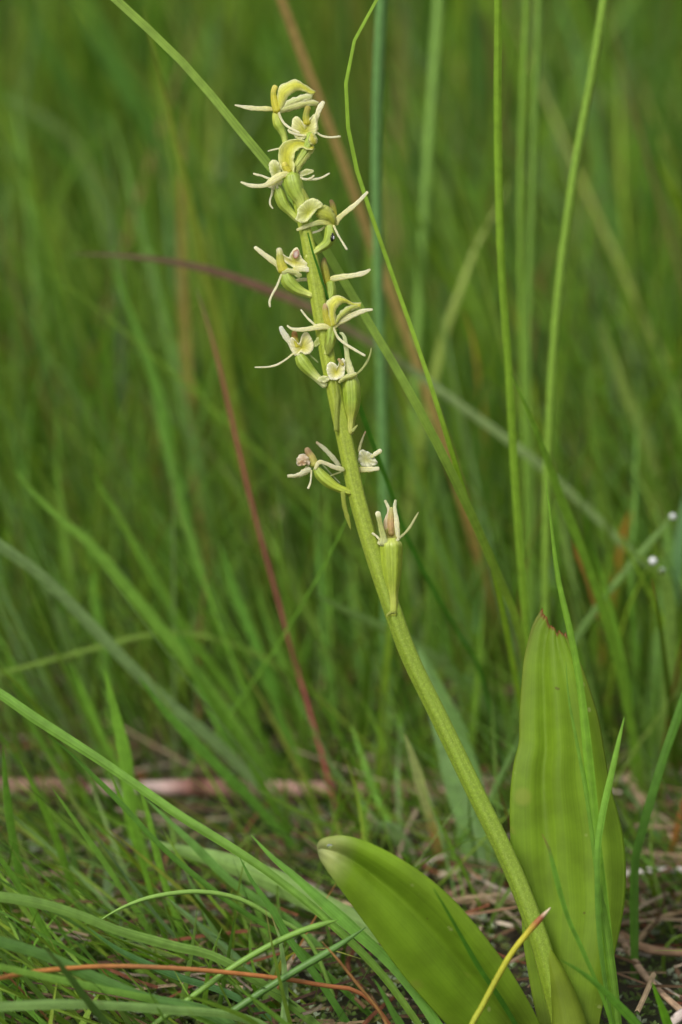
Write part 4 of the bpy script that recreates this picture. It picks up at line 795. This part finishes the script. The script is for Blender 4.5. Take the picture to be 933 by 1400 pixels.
sward('meadow_grass', 'sparse fine grass just behind the orchid and fallen reed', 260, clear(wedge(.735, .84, .15, .02), [(.035, .6, .06, .03)]), (.02, .08), (.0014, .003), PAL, lean=(-.2, .25), seed=5, curve=.6)
sward('meadow_grass', 'low fine grass round the foot of the orchid', 260, clear(wedge(.48, .66, .2, .02), [(.045, .55, .05, .035), (.045, .50, .06, .04)]), (.015, .035), (.0009, .0018), PAL, lean=(-.3, .4), seed=6, curve=.9)
sward('meadow_grass', 'grass of the wet meadow on both sides of the view', 9000, clear(strip(.2, 3.4, 1.6), [(0, .3, .26, .5), (0, 1.0, .2, .9), (0, 2.2, .35, 1.3)]), (.08, .40), (.002, .004), PAL, seed=8, seg=5)
sward('meadow_grass', 'tall grass closing the view far behind', 7000, strip(2.5, 9, 3.2, 1.2), (.2, .5), (.006, .014), PAL, seed=9, seg=5)
sward('meadow_grass', 'long low arching grass blades bending left across the lower left', 330, lambda r, N: (r.uniform(-.15, -.03, N), .51+.17*r.random(N)), (.014, .032), (.0014, .0030), PALN, lean=(-1.9, 1.0), seed=41, curve=.6, seg=10)
sward('meadow_grass', 'long low arching grass blades bending right at the far lower left', 110, lambda r, N: (r.uniform(-.22, -.11, N), .52+.14*r.random(N)), (.014, .026), (.0014, .0028), PALN, lean=(1.6, .7), seed=42, curve=.6, seg=10)
sward('meadow_grass', 'low green grass among the straw at the lower right', 260, lambda r, N: (r.uniform(.075, .16, N), .60+.12*r.random(N)), (.010, .035), (.0010, .0022), PALN, lean=(-.2, .8), seed=43, curve=.6)
sward('meadow_grass', 'slender green blades leaning left across the fallen reed', 230, lambda r, N: (r.uniform(-.15, .03, N), .655+.11*r.random(N)), (.035, .10), (.0010, .0019), PALN, lean=(-.4, .2), seed=51, curve=.3, seg=9)
sward('meadow_grass', 'slender green blades standing in the gap behind the fallen reed', 420, lambda r, N: (r.uniform(-.16, .12, N), .745+.10*r.random(N)), (.03, .10), (.0010, .0022), PALN, lean=(-.2, .25), seed=52, curve=.3, seg=9)
sward('meadow_grass', 'long blades leaning left in the lower left between the sharp ones', 170, lambda r, N: (r.uniform(-.12, -.005, N), .535+.10*r.random(N)), (.022, .05), (.0013, .0024), PALN, lean=(-1.1, .45), seed=53, curve=.4, seg=10)
sward('meadow_grass', 'bright taller blades standing in the right half behind the bitten leaf', 110, lambda r, N: (r.uniform(.03, .15, N), .73+.26*r.random(N)), (.07, .19), (.0014, .0028), PALN, lean=(-.12, .2), seed=54, curve=.3, seg=10)
sward('meadow_grass', 'hair-fine crossing grass in the middle distance', 620, wedge(.70, .95, .155, .02), (.04, .15), (.0007, .0014), PALN, lean=(-.15, .5), seed=61, curve=.5, seg=10)
sward('meadow_grass', 'fine green grass rising through the litter behind the leaves', 520, lambda r, N: (r.uniform(-.02, .15, N), .615+.12*r.random(N)), (.014, .055), (.0008, .0016), PALN, lean=(-.2, .6), seed=62, curve=.5, seg=9)
# thatch of dead straw on the ground
def thatch(name, label, N, region, pal, L=(.01, .05), W=(.0004, .0012), seed=1, zmax=.012):
    r = np.random.default_rng(seed); x, y = region(r, N); mb = MB()
    for i in range(len(x)):
        a = r.uniform(0, 6.28); l = r.uniform(*L); w = r.uniform(*W); z = r.uniform(.0005, zmax); el = r.normal(0, .09); cv = r.normal(0, .25); c = tuple(np.array(pal[r.integers(len(pal))])*r.uniform(.6, 1.25))
        rows = []; p = Vector((x[i], y[i], z))
        for k in range(5):
            d_ = Vector((math.cos(a+cv*k*.5), math.sin(a+cv*k*.5), math.sin(el))); p = p+d_*l/4; zz = max(p.z, .0004)
            s_ = Vector((-d_.y, d_.x, 0))*w*.5
            rows.append([Vector((p.x, p.y, zz))-s_, Vector((p.x, p.y, zz+w*.5)), Vector((p.x, p.y, zz))+s_])
        mb.grid(rows, [[(i*.3, k*.5), (i*.3+.5, k*.5), (i*.3+1, k*.5)] for k in range(5)], [[c]*3]*5)
    return tag(mb.build(name, M['straw']), label, 'straw', kind='stuff')
THP = [(.17, .12, .065), (.10, .06, .03), (.24, .18, .11), (.10, .06, .03), (.16, .06, .03), (.26, .21, .15), (.07, .04, .025), (.08, .05, .03)]
thatch('dead_straw', 'tangle of dead brown and pale straw on the ground near the orchid', 1500, clear(wedge(.46, .78, .17, .03), [(.03, .49, .05, .055), (.05, .52, .05, .05)]), THP, seed=2, L=(.008, .035))
thatch('dead_straw', 'blurred dead straw on the ground further back', 1500, wedge(.74, 1.4, .17, .03), [tuple(x*.6 for x in q) for q in THP], L=(.02, .08), W=(.001, .0025), seed=3, zmax=.02)
thatch('dead_straw', 'pale straw lying between the two orchid leaves and the right edge', 150, lambda r, N: (r.uniform(-.005, .13, N), .59+.12*r.random(N)), [(.34, .27, .18), (.27, .19, .12), (.42, .36, .28), (.2, .12, .07)], seed=7, L=(.015, .05), W=(.0005, .0013))
# moss: small pale leafy cushions
def moss(N, region, seed, label):
    r = np.random.default_rng(seed); x, y = region(r, N); mb = MB()
    for i in range(len(x)):
        s_ = r.uniform(.0008, .0018); z = r.uniform(0, .004)+.004*noise.noise(Vector((x[i]*60, y[i]*60, 0)))+.001; g_ = r.uniform(.7, 1.3)
        c = tuple(np.array([(.13, .19, .05), (.09, .15, .03), (.30, .36, .24), (.16, .18, .05)][r.integers(4)])*g_); k0 = r.uniform(0, 6.28)
        for k in range(4):
            a = k0+k*1.57+r.normal(0, .2); d_ = Vector((math.cos(a), math.sin(a), r.uniform(.2, .9))); q_ = Vector((-d_.y, d_.x, 0)); p = Vector((x[i], y[i], z)); b = len(mb.v)
            mb.v += [p, p+d_*s_*.6+q_*s_*.4, p+d_*s_, p+d_*s_*.6-q_*s_*.4]; mb.uv += [(0, 0), (1, .5), (0, 1), (-1, .5)]; mb.c += [c]*4; mb.f.append((b, b+1, b+2, b+3))
    return tag(mb.build('moss', M['grass']), label, 'moss', kind='stuff')
moss(7000, wedge(.47, .72, .17, .02), 4, 'pale green moss cushions on the ground round the orchid')
moss(6000, lambda r, N: (r.uniform(-.15, .02, N), .52+.26*r.random(N)), 5, 'green moss between the grass at the lower left')
